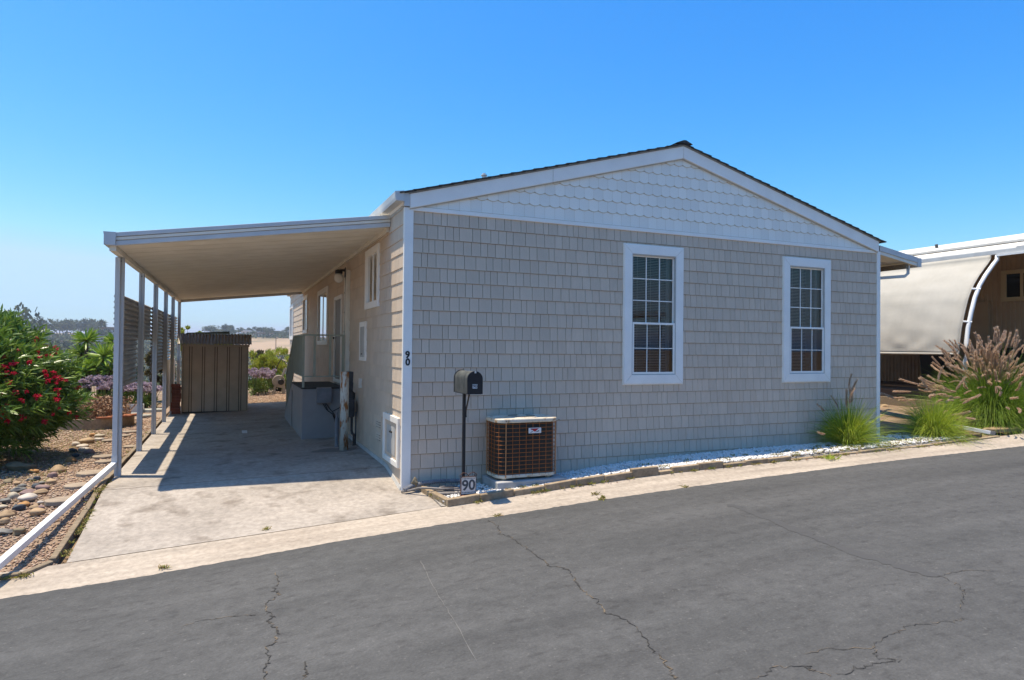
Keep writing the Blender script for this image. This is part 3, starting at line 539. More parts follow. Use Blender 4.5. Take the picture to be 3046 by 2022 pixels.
# front windows
def window(a, b, z0, z1):
    cw = .128; y0 = -.036
    mb = MB()
    for q in ([(a, z0), (b, z0), (b-cw, z0+cw), (a+cw, z0+cw)], [(b, z0), (b, z1), (b-cw, z1-cw), (b-cw, z0+cw)], [(b, z1), (a, z1), (a+cw, z1-cw), (b-cw, z1-cw)], [(a, z1), (a, z0), (a+cw, z0+cw), (a+cw, z1-cw)]):
        c = (sum(p[0] for p in q)/4, sum(p[1] for p in q)/4); q = [(p[0]+(c[0]-p[0])*.002, p[1]+(c[1]-p[1])*.002) for p in q]; mb.prism(q, 'y', y0, .03)
    W = mb.build('window', M_TRIM, H, bevel=.003)
    mb = MB()
    for q in ([(a-.012, z0-.012), (b+.012, z0-.012), (b, z0), (a, z0)], [(b, z0), (b+.012, z0-.012), (b+.012, z1+.012), (b, z1)], [(a, z1), (b, z1), (b+.012, z1+.012), (a-.012, z1+.012)], [(a-.012, z0-.012), (a, z0), (a, z1), (a-.012, z1+.012)]): mb.prism(q, 'y', -.022, .004)
    mb.build('casing_edge', M_TRIM, W)
    ga, gb, g0, g1 = a+cw, b-cw, z0+cw, z1-cw; zm = 2.04
    def frame(x0, x1, q0, q1, t, ya, yb, name, mat=M_TRIM):
        m = MB().box(x0, x1, ya, yb, q0, q0+t).box(x0, x1, ya, yb, q1-t, q1).box(x0, x0+t, ya, yb, q0+t, q1-t).box(x1-t, x1, ya, yb, q0+t, q1-t); return m.build(name, mat, W, bevel=.002)
    frame(ga, gb, g0, g1, .014, -.03, .035, 'jamb', M_TRIMG)
    frame(ga+.012, gb-.012, zm+.008, g1-.012, .022, .002, .03, 'upper_sash')
    frame(ga+.012, gb-.012, g0+.012, zm+.03, .030, -.026, .0, 'lower_sash')
    def panes(x0, x1, q0, q1, nx, nz, y, mt):
        for i in range(nx):
            for k in range(nz):
                xa, xb = x0+(x1-x0)*i/nx, x0+(x1-x0)*(i+1)/nx; za, zb = q0+(q1-q0)*k/nz, q0+(q1-q0)*(k+1)/nz
                MB().add([(xa, y, za), (xb, y, za), (xb, y, zb), (xa, y, zb)], [(0, 1, 2, 3)]).build('pane', M_GLASS, W)
        for i in range(1, nx): xc = x0+(x1-x0)*i/nx; MB().box(xc-mt, xc+mt, y-.008, y+.008, q0, q1).build('muntin', M_TRIM, W)
        for k in range(1, nz): zk = q0+(q1-q0)*k/nz; MB().box(x0, x1, y-.0095, y+.0095, zk-mt, zk+mt).build('muntin', M_TRIM, W)
    panes(ga+.034, gb-.034, zm+.03, g1-.034, 3, 3, .016, .0065)
    panes(ga+.042, gb-.042, g0+.042, zm, 3, 2, -.012, .005)
    MB().box(ga+.01, gb-.01, .05, .10, g0, g0+.02).build('stool', M_TRIM, W)
    mb = MB(); z = g0+.03
    while z < g1-.03: mb.hexa([(ga+.02, .075, z-.004), (gb-.075, .075, z-.004), (gb-.075, .098, z+.006), (ga+.02, .098, z+.006), (ga+.02, .075, z-.002), (gb-.075, .075, z-.002), (gb-.075, .098, z+.008), (ga+.02, .098, z+.008)]); z += .0235
    for xx in (ga+.15, (ga+gb)/2, gb-.2): mb.box(xx, xx+.004, .071, .074, g0+.02, g1-.02)
    mb.build('venetian_blind', M_BLIND, W)
    MB().box(gb-.072, gb-.012, .11, .125, g0+.02, g1-.02).build('curtain_edge', M_TRIMG, W)
    MB().box(ga-.25, gb+.25, .6, .62, z0-.1, z1+.1).build('room_backdrop', M_ROOM, W)  # dark sheet added close behind the glass, standing in for the dim room
    return W
for a, b in WIN: window(a, b, *WZ)
# side windows and the entry door
def sidewin(a, b, z0, z1, name='side_window', cw=.11):
    mb = MB()
    for y0, y1, q0, q1 in ((a, b, z1-cw, z1), (a, b, z0, z0+cw*.9), (a, a+cw, z0+cw*.9, z1-cw), (b-cw, b, z0+cw*.9, z1-cw)): mb.box(-.034, .03, y0, y1, q0, q1)
    W = mb.build(name, M_TRIM, H, bevel=.003); return W
for k, (_, a, b, z0, z1) in enumerate(SW[:4]):
    W = sidewin(a, b, z0, z1); c = .11; m_ = (a+b)/2
    MB().box(-.012, .02, m_-.02, m_+.02, z0+.1, z1-c).build('mullion', M_TRIM, W)
    for ya, yb in ((a+c, m_-.02), (m_+.02, b-c)): MB().add([(-.002, ya, z0+.1), (-.002, yb, z0+.1), (-.002, yb, z1-c), (-.002, ya, z1-c)], [(0, 1, 2, 3)]).build('pane', M_GLASS, W)
    MB().box(.10, .12, a-.1, b+.1, z0-.05, z1+.05).build('blind_or_dim_sheet', M_BLIND if k != 1 else M_ROOM, W)  # blinds, but at the second window a dark sheet for the dim room
DR = sidewin(*SW[4][1:], name='entry_door', cw=.07)
MB().box(-.006, .02, 4.91, 5.73, .99, 2.61).build('door_leaf', pm('door_paint', (.27, .25, .22), rough=.6), DR)
MB().tube([(-.05, 5.60, 1.85), (-.075, 5.60, 1.85)], .022, 10).build('door_knob', M_BLACK, DR)
# utility covers on the side wall
C = MB().box(-.075, 0, 3.98, 4.27, .30, 3.05).build('conduit_cover', M_BRASS, H, bevel=.003)
MB().box(-.079, -.0755, 4.10, 4.115, .30, 3.05).build('cover_seam', M_DARK, C)
mb = MB()
for zz in np.arange(.9, 3.0, .35): mb.lathe([(.008, -.006), (.008, 0)], (-.0765, 4.17, zz), 8, ax='x')
mb.build('cover_screws', M_DARK, C)
MP = MB().box(-.03, 0, 2.36, 2.90, 1.46, 2.08).build('meter_panel', M_TRIM, H, bevel=.004)
MB().box(-.034, -.0302, 2.47, 2.79, 1.52, 2.0).build('panel_door', M_TRIMG, MP); MB().box(-.042, -.0342, 2.60, 2.66, 1.56, 1.575).build('panel_latch', M_DARK, MP)
AP = MB()
for y0, y1, q0, q1 in ((.10, .97, .72, .80), (.10, .97, .18, .25), (.10, .17, .25, .72), (.89, .97, .25, .72)): AP.box(-.04, 0, y0, y1, q0, q1)
AP = AP.build('access_panel', M_TRIM, H, bevel=.004); MB().box(-.022, 0, .17, .89, .25, .72).build('panel_leaf', M_SIDEF, AP); MB().box(-.027, -.0225, .30, .76, .30, .66).build('panel_inset', M_TRIMG, AP); MB().box(-.042, -.0275, .45, .56, .575, .595).build('panel_handle', M_DARK, AP)
FV = MB().box(-.018, 0, 1.17, 1.53, .35, .72).build('foundation_vent', M_SIDEF, H, bevel=.003)
mb = MB()
for q0 in (.38, .56):
    for k in range(3): mb.hexa([(-.034, 1.21, q0+.035*k), (-.018, 1.21, q0+.035*k), (-.018, 1.49, q0+.035*k), (-.034, 1.49, q0+.035*k), (-.022, 1.21, q0+.035*k+.022), (-.018, 1.21, q0+.035*k+.022), (-.018, 1.49, q0+.035*k+.022), (-.022, 1.49, q0+.035*k+.022)])
mb.build('louvre', M_SIDEF, FV); mb = MB()
for q0 in (.38, .56):
    for k in range(3): mb.box(-.020, -.0185, 1.21, 1.49, q0+.035*k-.012, q0+.035*k-.001)
mb.build('louvre_slot', M_DARK, FV)
MB().box(-.05, 0, 2.72, 2.80, 1.02, 1.17).build('outlet_box', M_BRASS, H, bevel=.004)
# wall lamp (unlit)
LP = at(1025, 805, 3.9)
WL = thing('wall_lamp', 'black wall lamp with round opal glass globe beside the entry', 'lamp', (-.08, 3.98, 3.02))
MB().box(-.085, -.0765, 4.05, 4.18, 2.93, 3.10).build('back_plate', M_BLACK, WL)
MB().tube([(-.08, 4.11, 3.05), (-.16, 4.11, 3.05), (-.19, 4.11, 3.03)], .022, 8).build('arm', M_BLACK, WL)
MB().lathe([(.03, .06), (.065, .05), (.07, .0), (.062, -.015)], (-.19, 4.11, 3.0), 16).build('fitter', M_BLACK, WL)
V, F_ = icob(3); npmesh('globe', V*np.array([.085, .085, .09])+np.array([-.19, 4.11, 2.91]), F_, M_GLOBE, WL, smooth=True)
# ------------------------------------------------------------------ carport
CP = thing('carport', 'white aluminium carport awning with corrugated side screens attached to the house', 'carport', (-3.27, 1.86, -.02))
def zu(x, y=1.3): return 3.295+.131*x+.006*(y-1.86)*min(1, -x/3)
def yf(x): return .766+.112*-x          # underside of the pans
YA, YB = 1.17, 12.42
def slope(mb, y0, y1, z0, z1, xa=-3.29, xb=-.012, skew=0):
    f = (lambda x, y: y-.766+yf(x)) if skew else (lambda x, y: y)
    return mb.hexa([(x, f(x, y), zu(x, f(x, y))+z) for z in (z0, z1) for x, y in ((xa, y0), (xb, y0), (xb, y1), (xa, y1))])
pw = (YB-YA)/28
for k in range(28):                       # each pan: flat tray with ribs running to the house
    y0 = YA+pw*k; mb = MB(); prof = []
    for q in range(4):
        a = y0+pw*q/4; b = pw/4; prof += [(a+.004, .0), (a+b*.55, .0), (a+b*.65, .012), (a+b*.92, .012)]
    prof += [(y0+pw-.003, .0)]; N = len(prof)
    vs = [(-3.27, y, zu(-3.27, y)+d) for y, d in prof]+[(-.02, y, zu(-.02, y)+d) for y, d in prof]
    mb.add(vs, [(i, i+1, i+1+N, i+N) for i in range(N-1)])
    slope(mb, y0, y0+pw-.0005, .0135, .0185, -3.27, -.02); mb.build('roof_pan', M_ALUT, CP)
mb = MB(); A4 = [(-3.27, YA), (-.02, YA), (-.02, yf(-.02)+.03), (-3.27, yf(-3.27)+.03)]
mb.hexa([(x, y, zu(x, y)+z) for z in (.0, .018) for x, y in A4]).build('roof_pan', M_ALUT, CP)
FA = slope(MB(), .766, .80, -.006, .050, skew=1).build('front_fascia', M_ALU, CP, bevel=.003)
slope(MB(), .758, .80, .058, .092, skew=1).build('fascia_channel', M_ALUT, FA)
slope(MB(), .748, .80, .0995, .150, skew=1).build('fascia_cap', M_ALU, FA, bevel=.003)
slope(MB(), .775, .80, .0505, .0990, skew=1).build('fascia_recess', M_TRIMG, FA)
slope(MB(), YB-.03, YB+.01, -.07, .03).build('rear_fascia', M_ALU, CP)
G = MB()
zl = lambda y: zu(-3.27, y)
Y0 = yf(-3.27)
def ybox(mb, x0, x1, z0, z1, ya=Y0-.03, yb=YB):
    return mb.hexa([(x0, ya, zl(ya)+z0), (x1, ya, zl(ya)+z0), (x1, yb, zl(yb)+z0), (x0, yb, zl(yb)+z0), (x0, ya, zl(ya)+z1), (x1, ya, zl(ya)+z1), (x1, yb, zl(yb)+z1), (x0, yb, zl(yb)+z1)])
ybox(G, -3.345, -3.24, .003, .012); ybox(G, -3.355, -3.340, .003, .155); ybox(G, -3.255, -3.242, .012, .150); gt = G.build('side_gutter', M_ALU, CP)
MB().prism([(-3.335, zl(Y0)-.002), (-3.235, zl(Y0)-.002), (-3.228, zl(Y0)+.155), (-3.36, zl(Y0)+.155)], 'y', Y0-.043, Y0-.0305).build('gutter_end', M_ALU, gt)
ybox(MB(), -3.305, -3.235, -.062, -.0005, Y0+.03, YB).build('side_beam', M_ALUT, CP)
MB().hexa([(-.045, .85, zu(-.045, .85)-.06), (-.013, .85, zu(-.013, .85)-.06), (-.013, YB, zu(-.013, YB)-.06), (-.045, YB, zu(-.045, YB)-.06), (-.045, .85, zu(-.045, .85)), (-.013, .85, zu(-.013, .85)), (-.013, YB, zu(-.013, YB)), (-.045, YB, zu(-.045, YB))]).build('wall_hanger', M_ALUT, CP)
PY = [1.86, 4.02, 6.15, 8.25, 10.2, 12.36]
for y in PY:
    zt, zb = zl(y)-.062, gz(-3.27, y)-.02; w_ = .038
    mb = MB()
    for xa, xb in ((-3.27-w_, -3.27-.006), (-3.27+.006, -3.27+w_)): mb.box(xa, xb, y-.036, y+.036, zb, zt)
    mb.box(-3.27-.006, -3.27+.006, y-.028, y+.028, zb, zt); P_ = mb.build('post', M_ALU, CP, bevel=.004)
    MB().lathe([(.008, -.004), (.008, .0)], (-3.27, y-.0295, zt-.05), 8, ax='y').build('post_bolt', M_DARK, P_)
# corrugated screens hung outside the posts
def corr(y0, y1, z0, z1, x, per=.074, amp=.015):
    n = int((z1-z0)/per*8); mb = MB(); vs = []
    for k in range(n+1):
        z = z0+(z1-z0)*k/n; d = amp*math.sin(2*math.pi*k/8); vs += [(x+d, y0, z), (x+d, y1, z+.006*(y1-y0))]
    mb.add(vs, [(2*k, 2*k+1, 2*k+3, 2*k+2) for k in range(n)]); return mb
for (y0, y1, z0, z1, x) in ((2.05, 4.32, 1.07, 2.37, -3.36), (4.2, 6.55, 1.76, 2.40, -3.38), (6.40, 8.66, 1.125, 2.41, -3.36), (8.5, 10.95, 1.14, 2.43, -3.38), (10.7, 12.9, 1.82, 2.47, -3.36)):
    corr(y0, y1, z0, z1, x).build('corrugated_screen', M_GALV, CP, smooth=True, solid=.002)
MB().box(-3.37, -3.355, 9.4, 12.3, .15, 1.32).build('white_screen_board', M_TRIM, CP)
# downspout on the first post and the long drain box across the gravel
DS = thing('downspout', 'white square downspout on the front carport post', 'downspout', (-3.35, 1.80, .2))
MB().box(-3.325, -3.268, 1.755, 1.81, .17, zl(1.8)-.07).build('pipe', M_ALU, DS, bevel=.004); MB().box(-3.329, -3.264, 1.751, 1.814, .17, .27).build('collar', M_ALU, DS)
DP = thing('drain_pipe', 'long white square drain pipe lying across the gravel beside the driveway', 'pipe', (-3.4, 0, 0))
A = Vector((-3.30, 1.77, .15)); B = Vector((-3.80, -1.40, -.255))
d = (B-A).normalized(); sd = d.cross(Vector((0, 0, 1))).normalized(); up = sd.cross(d); q = []
for c_ in (A, B): q.append([c_+sd*a*.031+up*b*.031 for a, b in ((-1, -1), (1, -1), (1, 1), (-1, 1))])
MB().hexa(q[0]+q[1]).build('pipe', M_WHITEPVC, DP, bevel=.005); EC = MB()
c2 = [B-d*.07+sd*a*.035+up*b*.035 for a, b in ((-1, -1), (1, -1), (1, 1), (-1, 1))]; c3 = [B+d*.03+sd*a*.035+up*b*.035 for a, b in ((-1, -1), (1, -1), (1, 1), (-1, 1))]
EC.hexa(c2+c3).build('end_cap', M_GREYPVC, DP); 
# timber edging between gravel and concrete
ED = thing('timber_edging', 'weathered grey timber edging between the gravel yard and the driveway', 'edging', (-3.34, 0, 0))
pts = [(-5.2, -1.02), (-3.60, -.99), (-3.42, -.80), (-3.36, .35), (-3.355, 1.15), (-3.36, 3.3), (-3.36, 5.3), (-3.36, 9.2)]
for (x0, y0), (x1, y1) in zip(pts, pts[1:]):
    L = math.hypot(x1-x0, y1-y0); nx_, ny_ = -(y1-y0)/L*.028, (x1-x0)/L*.028; n = max(1, int(L/.7)); mb = MB()
    for k in range(n):
        a, b = (k+.01)/n, (k+.99)/n; V = []
        for zz in (-.06, .028+random.uniform(-.008, .008)):
            for t, s in ((a, -1), (b, -1), (b, 1), (a, 1)): x, y = x0+(x1-x0)*t+nx_*s, y0+(y1-y0)*t+ny_*s; V.append((x, y, gz(min(x, -3.31), y)+zz))
        mb.hexa(V)
    mb.build('edging_board', M_WOOD, ED, bevel=.008)
# ------------------------------------------------------------------ shed, bricks, porch
SH = thing('storage_shed', 'brown metal storage shed with corrugated grey roof at the back of the carport', 'shed', (-2.3, 10.4, .04))
x0, x1, y0, y1, zb, zt = -3.045, -1.54, 9.95, 11.1, .055, 1.70
MB().box(x0+.02, x1-.02, y0+.02, y1, .03, zt-.005).build('shed_body', M_SHEDD, SH)
mb = MB(); n = 5; edges = np.linspace(x0, x1, n+2)
edges = [x0, x0+.195, x0+.48, x0+.76, x0+1.04, x0+1.315, x1]
for a, b in zip(edges, edges[1:]):
    MB().box(a+.034, b-.034, y0, y0+.03, zb, zt).build('wall_panel', M_SHED, SH, bevel=.003)
for a in edges[1:-1]:
    MB().box(a-.019, a+.019, y0+.004, y0+.03, zb, zt).build('batten', M_SHED, SH, bevel=.002)
MB().box(x0, x0+.027, y0-.002, y1, zb, zt).build('corner_post', M_SHED, SH); MB().box(x1-.027, x1, y0-.002, y1, zb, zt).build('corner_post', M_SHED, SH)
MB().box(x0-.02, x1+.02, y0-.012, y0+.02, zt-.05, zt+.005).build('header_rail', M_SHED, SH)
def wavy(xa, xb, ya, za, yb, zb_, per=.074, amp=.016):
    mb = MB(); n = int((xb-xa)/per*8); vs = []
    for k in range(n+1): x = xa+(xb-xa)*k/n; dz = amp*math.cos(2*math.pi*k/8); vs += [(x, ya, za+dz), (x, yb, zb_+dz)]
    return mb.add(vs, [(2*k, 2*k+1, 2*k+3, 2*k+2) for k in range(n)])
wavy(x0-.085, x1+.065, y0-.10, 1.705, y0+.30, 1.955).build('roof_sheet', M_SROOF, SH, smooth=True, solid=.006)
wavy(x0-.06, x1+.05, y0+.30, 1.955, y1+.05, 1.78).build('roof_sheet', M_SROOF, SH, smooth=True, solid=.006)
MB().add([(x0-.09, y0-.10, 1.71), (x0-.09, y0+.30, 1.96), (x0-.055, y0+.30, 1.97), (x0+.02, y0-.10, 1.727)], [(0, 3, 2, 1)]).build('roof_edge', M_ALUT, SH, solid=.01)
bz = at(555, 990, y0+.45); bz2 = at(683, 984, y0+.45)
tag(MB().hexa([(bz[0], y0+.35, 1.965), (bz2[0], y0+.35, 1.98), (bz2[0], y0+.7, 2.0), (bz[0], y0+.7, 1.98), (bz[0], y0+.35, 1.985), (bz2[0], y0+.35, 2.03), (bz2[0], y0+.7, 2.05), (bz[0], y0+.7, 2.0)]).build('loose_board', pm('green_board', (.12, .13, .07), (.2, .18, .11), rough=.8), loc=(-2.5, 9.7, 2.0)), 'weathered green board lying on top of the storage shed roof', 'board')
hgt = .072; zz = .036
for k in range(10):
    a = random.uniform(-.25, .25); cx, cy = -3.14+random.uniform(-.012, .012), 9.7+random.uniform(-.01, .01)
    mb = MB().box(-.098, .098, -.05, .05, 0, hgt-.004); ca, sa = math.cos(a), math.sin(a)
    mb.v = [(cx+x*ca-y*sa, cy+x*sa+y*ca, zz+z) for x, y, z in mb.v]; zz += hgt
    pos = ['bottom', 'second', 'third', 'fourth', 'fifth', 'sixth', 'seventh', 'eighth', 'ninth', 'topmost'][k]
    tag(mb.build('brick', M_BRICK, loc=(cx, cy, zz-hgt), bevel=.004), f'{pos} red brick'+(' up' if 0 < k < 9 else '')+' in the stack beside the storage shed', 'brick', 'bricks stacked beside the shed')
# porch landing and stair with railings
PO = thing('entry_porch', 'dark grey boxed entry landing with steps and pale metal railing', 'porch', (-.4, 4.9, .09))
MB().box(-.80, -.085, 4.0, 5.95, .02, .935).build('landing_box', M_PORCH, PO, bevel=.004); MB().box(-.815, -.085, 3.985, 5.97, .938, .965).build('landing_deck', pm('landing_carpet', (.06, .055, .05), rough=.95), PO)
for k in range(4):
    y0 = 5.975+.45*k; zt_ = .965-.19*(k+1); MB().box(-.79, -.085, y0, y0+.445, .02, zt_).build('step', M_PORCH, PO, bevel=.004)
MB().prism([(5.97, .02), (7.75, .02), (7.75, .16), (5.97, .95)], 'x', -.815, -.80).build('stringer', M_PORCH, PO)
RA = MB()
RA.box(-.80, -.085, 4.015, 4.045, 1.865, 1.895); RA.box(-.80, -.085, 4.02, 4.04, 1.145, 1.165)
RA.box(-.80, -.77, 4.05, 5.93, 1.865, 1.895).box(-.795, -.775, 4.05, 5.93, 1.145, 1.165)
RL = RA.build('railing', M_RAIL, PO)
for x in (-.785, -.60, -.335, -.11): MB().box(x-.019, x+.019, 4.01, 4.04, .965 if x < -.7 or x > -.2 else 1.165, 1.864).build('baluster', M_RAIL, RL)
for y in np.arange(4.24, 5.95, .21): MB().box(-.794, -.776, y-.010, y+.010, 1.166, 1.864).build('baluster', M_RAIL, RL)
rz_ = lambda y: 1.88-(y-5.95)*.47
RA = MB().hexa([(-.80, 5.95, 1.865), (-.77, 5.95, 1.865), (-.77, 7.8, rz_(7.8)-.015), (-.80, 7.8, rz_(7.8)-.015), (-.80, 5.95, 1.895), (-.77, 5.95, 1.895), (-.77, 7.8, rz_(7.8)+.015), (-.80, 7.8, rz_(7.8)+.015)])
RA.hexa([(-.795, 5.95, 1.145), (-.775, 5.95, 1.145), (-.775, 7.8, rz_(7.8)-.73), (-.795, 7.8, rz_(7.8)-.73), (-.795, 5.95, 1.165), (-.775, 5.95, 1.165), (-.775, 7.8, rz_(7.8)-.71), (-.795, 7.8, rz_(7.8)-.71)])
RL2 = RA.build('stair_railing', M_RAIL, PO)
for y in np.arange(6.0, 7.8, .21): MB().box(-.794, -.776, y-.010, y+.010, rz_(y)-.72 if y < 7.7 else .1, rz_(y)-.01).build('baluster', M_RAIL, RL2)
EB = thing('utility_box', 'grey telephone utility box mounted on the front of the porch landing', 'utility box', (-.44, 3.95, .69))
MB().box(-.565, -.32, 3.90, 3.998, .69, .965).build('case', M_PORCH, EB, bevel=.008); MB().box(-.57, -.315, 3.892, 3.899, .70, .955).build('cover', M_GREYPVC, EB, bevel=.004)
mb = MB()
for k, (dx, dz) in enumerate(((0, 0), (.06, .03), (.10, -.02))):
    mb.tube([(-.46+dx*.5, 3.93, .69), (-.40+dx*.5, 3.9, .58-dz), (-.30+dx*.3, 3.88, .50), (-.25, 3.87, .36-dz), (-.235, 3.86, .25)], .008, 6)
mb.tube([(-.30, 3.88, .55), (-.2, 3.88, .60), (-.12, 3.9, .66)], .008, 6)
mb.build('cables', M_BLACK, EB); MB().tube([(-.235, 3.86, .25), (-.232, 3.85, .17), (-.25, 3.84, .11)], .012, 8).build('white_cable_end', M_WHITEPVC, EB)
BO = thing('bollard', 'rust-streaked white steel bollard pipe in front of the gas meter', 'bollard', (-.33, 2.5, .08))
mb = MB().lathe([(.066, .0), (.066, 1.20), (.058, 1.215), (.0, 1.218)], (-.315, 2.5, .075), 28); mb.build('pipe', M_BOLL, BO, smooth=False)
for p in bpy.data.objects[BO.children[0].name].data.polygons: p.use_smooth = abs(p.normal.z) < .5
CO = thing('conduit_stub', 'grey plastic conduit pipe standing behind the bollard', 'conduit', (-.37, 2.85, .08))
MB().lathe([(.032, 0), (.032, .46), (.02, .47), (.014, .48), (.014, .56)], (-.37, 2.88, .07), 14).build('pipe', M_GREYPVC, CO)
GM = thing('gas_meter', 'dark grey gas meter with pipework against the side wall', 'gas meter', (-.15, 3.15, .09))
mb = MB().box(-.24, -.06, 3.02, 3.26, .52, .82); mb.build('meter_case', M_PIPE, GM, bevel=.03)
MB().lathe([(.055, -.07), (.06, -.05), (.06, .0), (.03, .02)], (-.15, 3.02, .72), 16, ax='y').build('dial', M_PIPE, GM)
MB().tube([(-.1, 3.1, .52), (-.1, 3.1, .30), (-.1, 3.02, .26), (-.1, 2.9, .26), (-.1, 2.9, .06)], .021, 8).tube([(-.19, 3.2, .82), (-.19, 3.2, .92), (-.1, 3.25, .95), (-.04, 3.28, .90), (-.04, 3.3, .6)], .021, 8).tube([(-.17, 3.05, .52), (-.19, 2.98, .40), (-.2, 2.98, .34)], .018, 8).build('riser_pipe', M_PIPE, GM, smooth=True)
MB().lathe([(.06, 0), (.085, .02), (.085, .05), (.06, .07)], (-.22, 3.05, .98), 16, ax='y').build('regulator', M_PIPE, GM); MB().tube([(-.22, 3.08, .93), (-.2, 3.12, .82)], .02, 8).build('regulator_pipe', M_PIPE, GM)
MB().box(-.075, -.055, 2.905, 2.925, .06, .62).build('bracket_post', M_PIPE, GM)
MT = thing('electric_meter', 'round electric meter behind the porch railing post', 'meter', (-.12, 3.7, 1.0))
MB().box(-.09, -.0, 3.55, 3.80, .75, 1.25).build('meter_box', M_PIPE, MT, bevel=.006); MB().lathe([(.09, 0), (.09, -.06), (.07, -.09)], (-.09, 3.67, 1.08), 18, ax='x').build('meter_glass', M_ALU, MT)
# ------------------------------------------------------------------ front bed: air conditioner, mailbox, number, hose
PD = tag(MB().box(1.03, 1.97, -.575, -.03, -.10, .058).build('equipment_pad', M_PAD, loc=(1.5, -.3, -.06), bevel=.012), 'grey concrete pad under the air conditioner', 'pad')
AC = thing('air_conditioner', 'rusty wire-caged air conditioner unit with cream top on a concrete pad', 'air conditioner', (1.46, -.28, .045))
ax0, ax1, ay0, ay1 = 1.045, 1.885, -.52, -.04
def rr(x0, x1, y0, y1, r, n=6):
    P = []
    for cx, cy, t0 in ((x1-r, y0+r, -90), (x1-r, y1-r, 0), (x0+r, y1-r, 90), (x0+r, y0+r, 180)):
        for k in range(n+1): t = math.radians(t0+90*k/n); P.append((cx+r*math.cos(t), cy+r*math.sin(t)))
    return P
MB().prism(rr(ax0+.01, ax1-.01, ay0+.01, ay1-.01, .11), 'z', .085, .125).build('base_pan', M_CREAM, AC, bevel=.006)
for x in (ax0+.12, ax1-.12):
    for y in (ay0+.08, ay1-.08): MB().lathe([(.03, .0), (.045, .028)], (x, y, .0585), 10).build('foot', M_CREAM, AC)
MB().prism(rr(ax0+.035, ax1-.035, ay0+.035, ay1-.035, .09), 'z', .125, .762).build('coil', M_COIL, AC)
path = rr(ax0+.012, ax1-.012, ay0+.012, ay1-.012, .11, 6)
for k in range(13):
    z = .140+.0505*k
    MB().tube([(x, y, z) for x, y in path], .0032, 5, closed=True).build('grille_wire', M_RUST, AC)
per = [(a, b) for a, b in zip(path, path[1:]+path[:1])]; Ls = [math.dist(a, b) for a, b in per]; tot = sum(Ls); N = 26
for k in range(N):
    t = tot*(k+.35)/N; i = 0
    while t > Ls[i]: t -= Ls[i]; i += 1
    (xa, ya), (xb, yb) = per[i]; u_ = t/Ls[i]; x, y = xa+(xb-xa)*u_, ya+(yb-ya)*u_
    MB().tube([(x, y, .105), (x, y, .766)], .0032, 5).build('grille_wire', M_RUST, AC)
for x, y in ((ax0+.115, ay0+.008), (ax1-.035, ay0+.035), (ax0+.03, ay1-.04)): MB().tube([(x, y, .095), (x, y, .77)], .0062, 6).build('corner_rod', pm('bright_rust', (.45, .22, .09), rough=.7), AC)
TC = MB().prism(rr(ax0-.004, ax1+.004, ay0-.004, ay1+.004, .12), 'z', .762, .812).build('top_cover', M_CREAM, AC, bevel=.012)
cx, cy = (ax0+ax1)/2, (ay0+ay1)/2; mb = MB().lathe([(.215, 0), (.212, .006), (.19, .009), (.10, .011)], (cx, cy, .8125), 32); FG = mb.build('fan_guard', M_CREAM, TC)
mb = MB()
for k in range(40): t = 2*math.pi*k/40; mb.tube([(cx+.07*math.cos(t), cy+.07*math.sin(t), .8255), (cx+.175*math.cos(t), cy+.175*math.sin(t), .8255)], .0028, 4)
mb.build('slot_shade_bars', pm('shaded_slot', (.25, .22, .17), rough=.7), TC)  # raised bars, the shade of the slots put into their colour
MB().lathe([(.06, 0), (.055, .01)], (cx, cy, .824), 20).build('fan_hub', M_CREAM, TC)
for x in (ax0+.06, ax1-.06): MB().lathe([(.006, -.004), (.006, .0)], (x+.05, ay0-.005, .785), 8, ax='y').build('screw', M_DARK, TC)
bp = at(1591, 1280, ay0); BD = MB().box(bp[0]-.085, bp[0]+.085, ay0-.006, ay0+.006, bp[2]-.033, bp[2]+.033).build('badge', M_STICK, AC, bevel=.002)
yb = ay0-.0066
MB().add([(bp[0]-.058, yb, bp[2]+.026), (bp[0]+.052, yb, bp[2]+.026), (bp[0]+.005, yb, bp[2]-.012), (bp[0]-.012, yb, bp[2]-.012)], [(0, 3, 2, 1)]).add([(bp[0]-.058, yb, bp[2]+.026), (bp[0]-.058, yb, bp[2]+.010), (bp[0]-.03, yb, bp[2]+.010), (bp[0]-.03, yb, bp[2]+.026)], [(0, 1, 2, 3)]).build('badge_print', M_RED, BD)
MB().add([(bp[0]-.062, yb, bp[2]-.018), (bp[0]-.03, yb, bp[2]-.006), (bp[0]-.03, yb, bp[2]-.012), (bp[0]-.062, yb, bp[2]-.026)], [(0, 3, 2, 1)]).add([(bp[0]+.02, yb, bp[2]-.010), (bp[0]+.055, yb, bp[2]+.002), (bp[0]+.055, yb, bp[2]-.012), (bp[0]+.0, yb, bp[2]-.019)], [(0, 3, 2, 1)]).build('badge_print', M_INK, BD)
MX = thing('mailbox', 'black arched mailbox with the number 90 on a thin post', 'mailbox', (.56, -.67, -.10))
mx0, mx1, my0, my1, mz0 = .526, .706, -.88, -.40, 1.156; R_ = .09; zc_ = mz0+.165
prof = [(mx0, mz0), (mx1, mz0)]+[((mx0+mx1)/2+R_*math.cos(t), zc_+R_*math.sin(t)) for t in np.linspace(0, math.pi, 17)]
bx = MB().prism(prof, 'y', my0, my1).build('box', M_BLACKW, MX)
def grow(q, g): c = ((mx0+mx1)/2, mz0+.12); return [(c[0]+(x-c[0])*g, c[1]+(z-c[1])*g) for x, z in q]
dr = MB().prism(grow(prof, 1.035), 'y', my0-.012, my0+.012).build('door', M_BLACK, MX, bevel=.003); MB().prism(grow(prof, 1.05), 'y', my1-.012, my1+.008).build('rear_rim', M_BLACK, MX)
MB().box(.607, .624, my0-.022, my0-.0125, mz0+.235, mz0+.258).build('latch', M_ALU, dr)
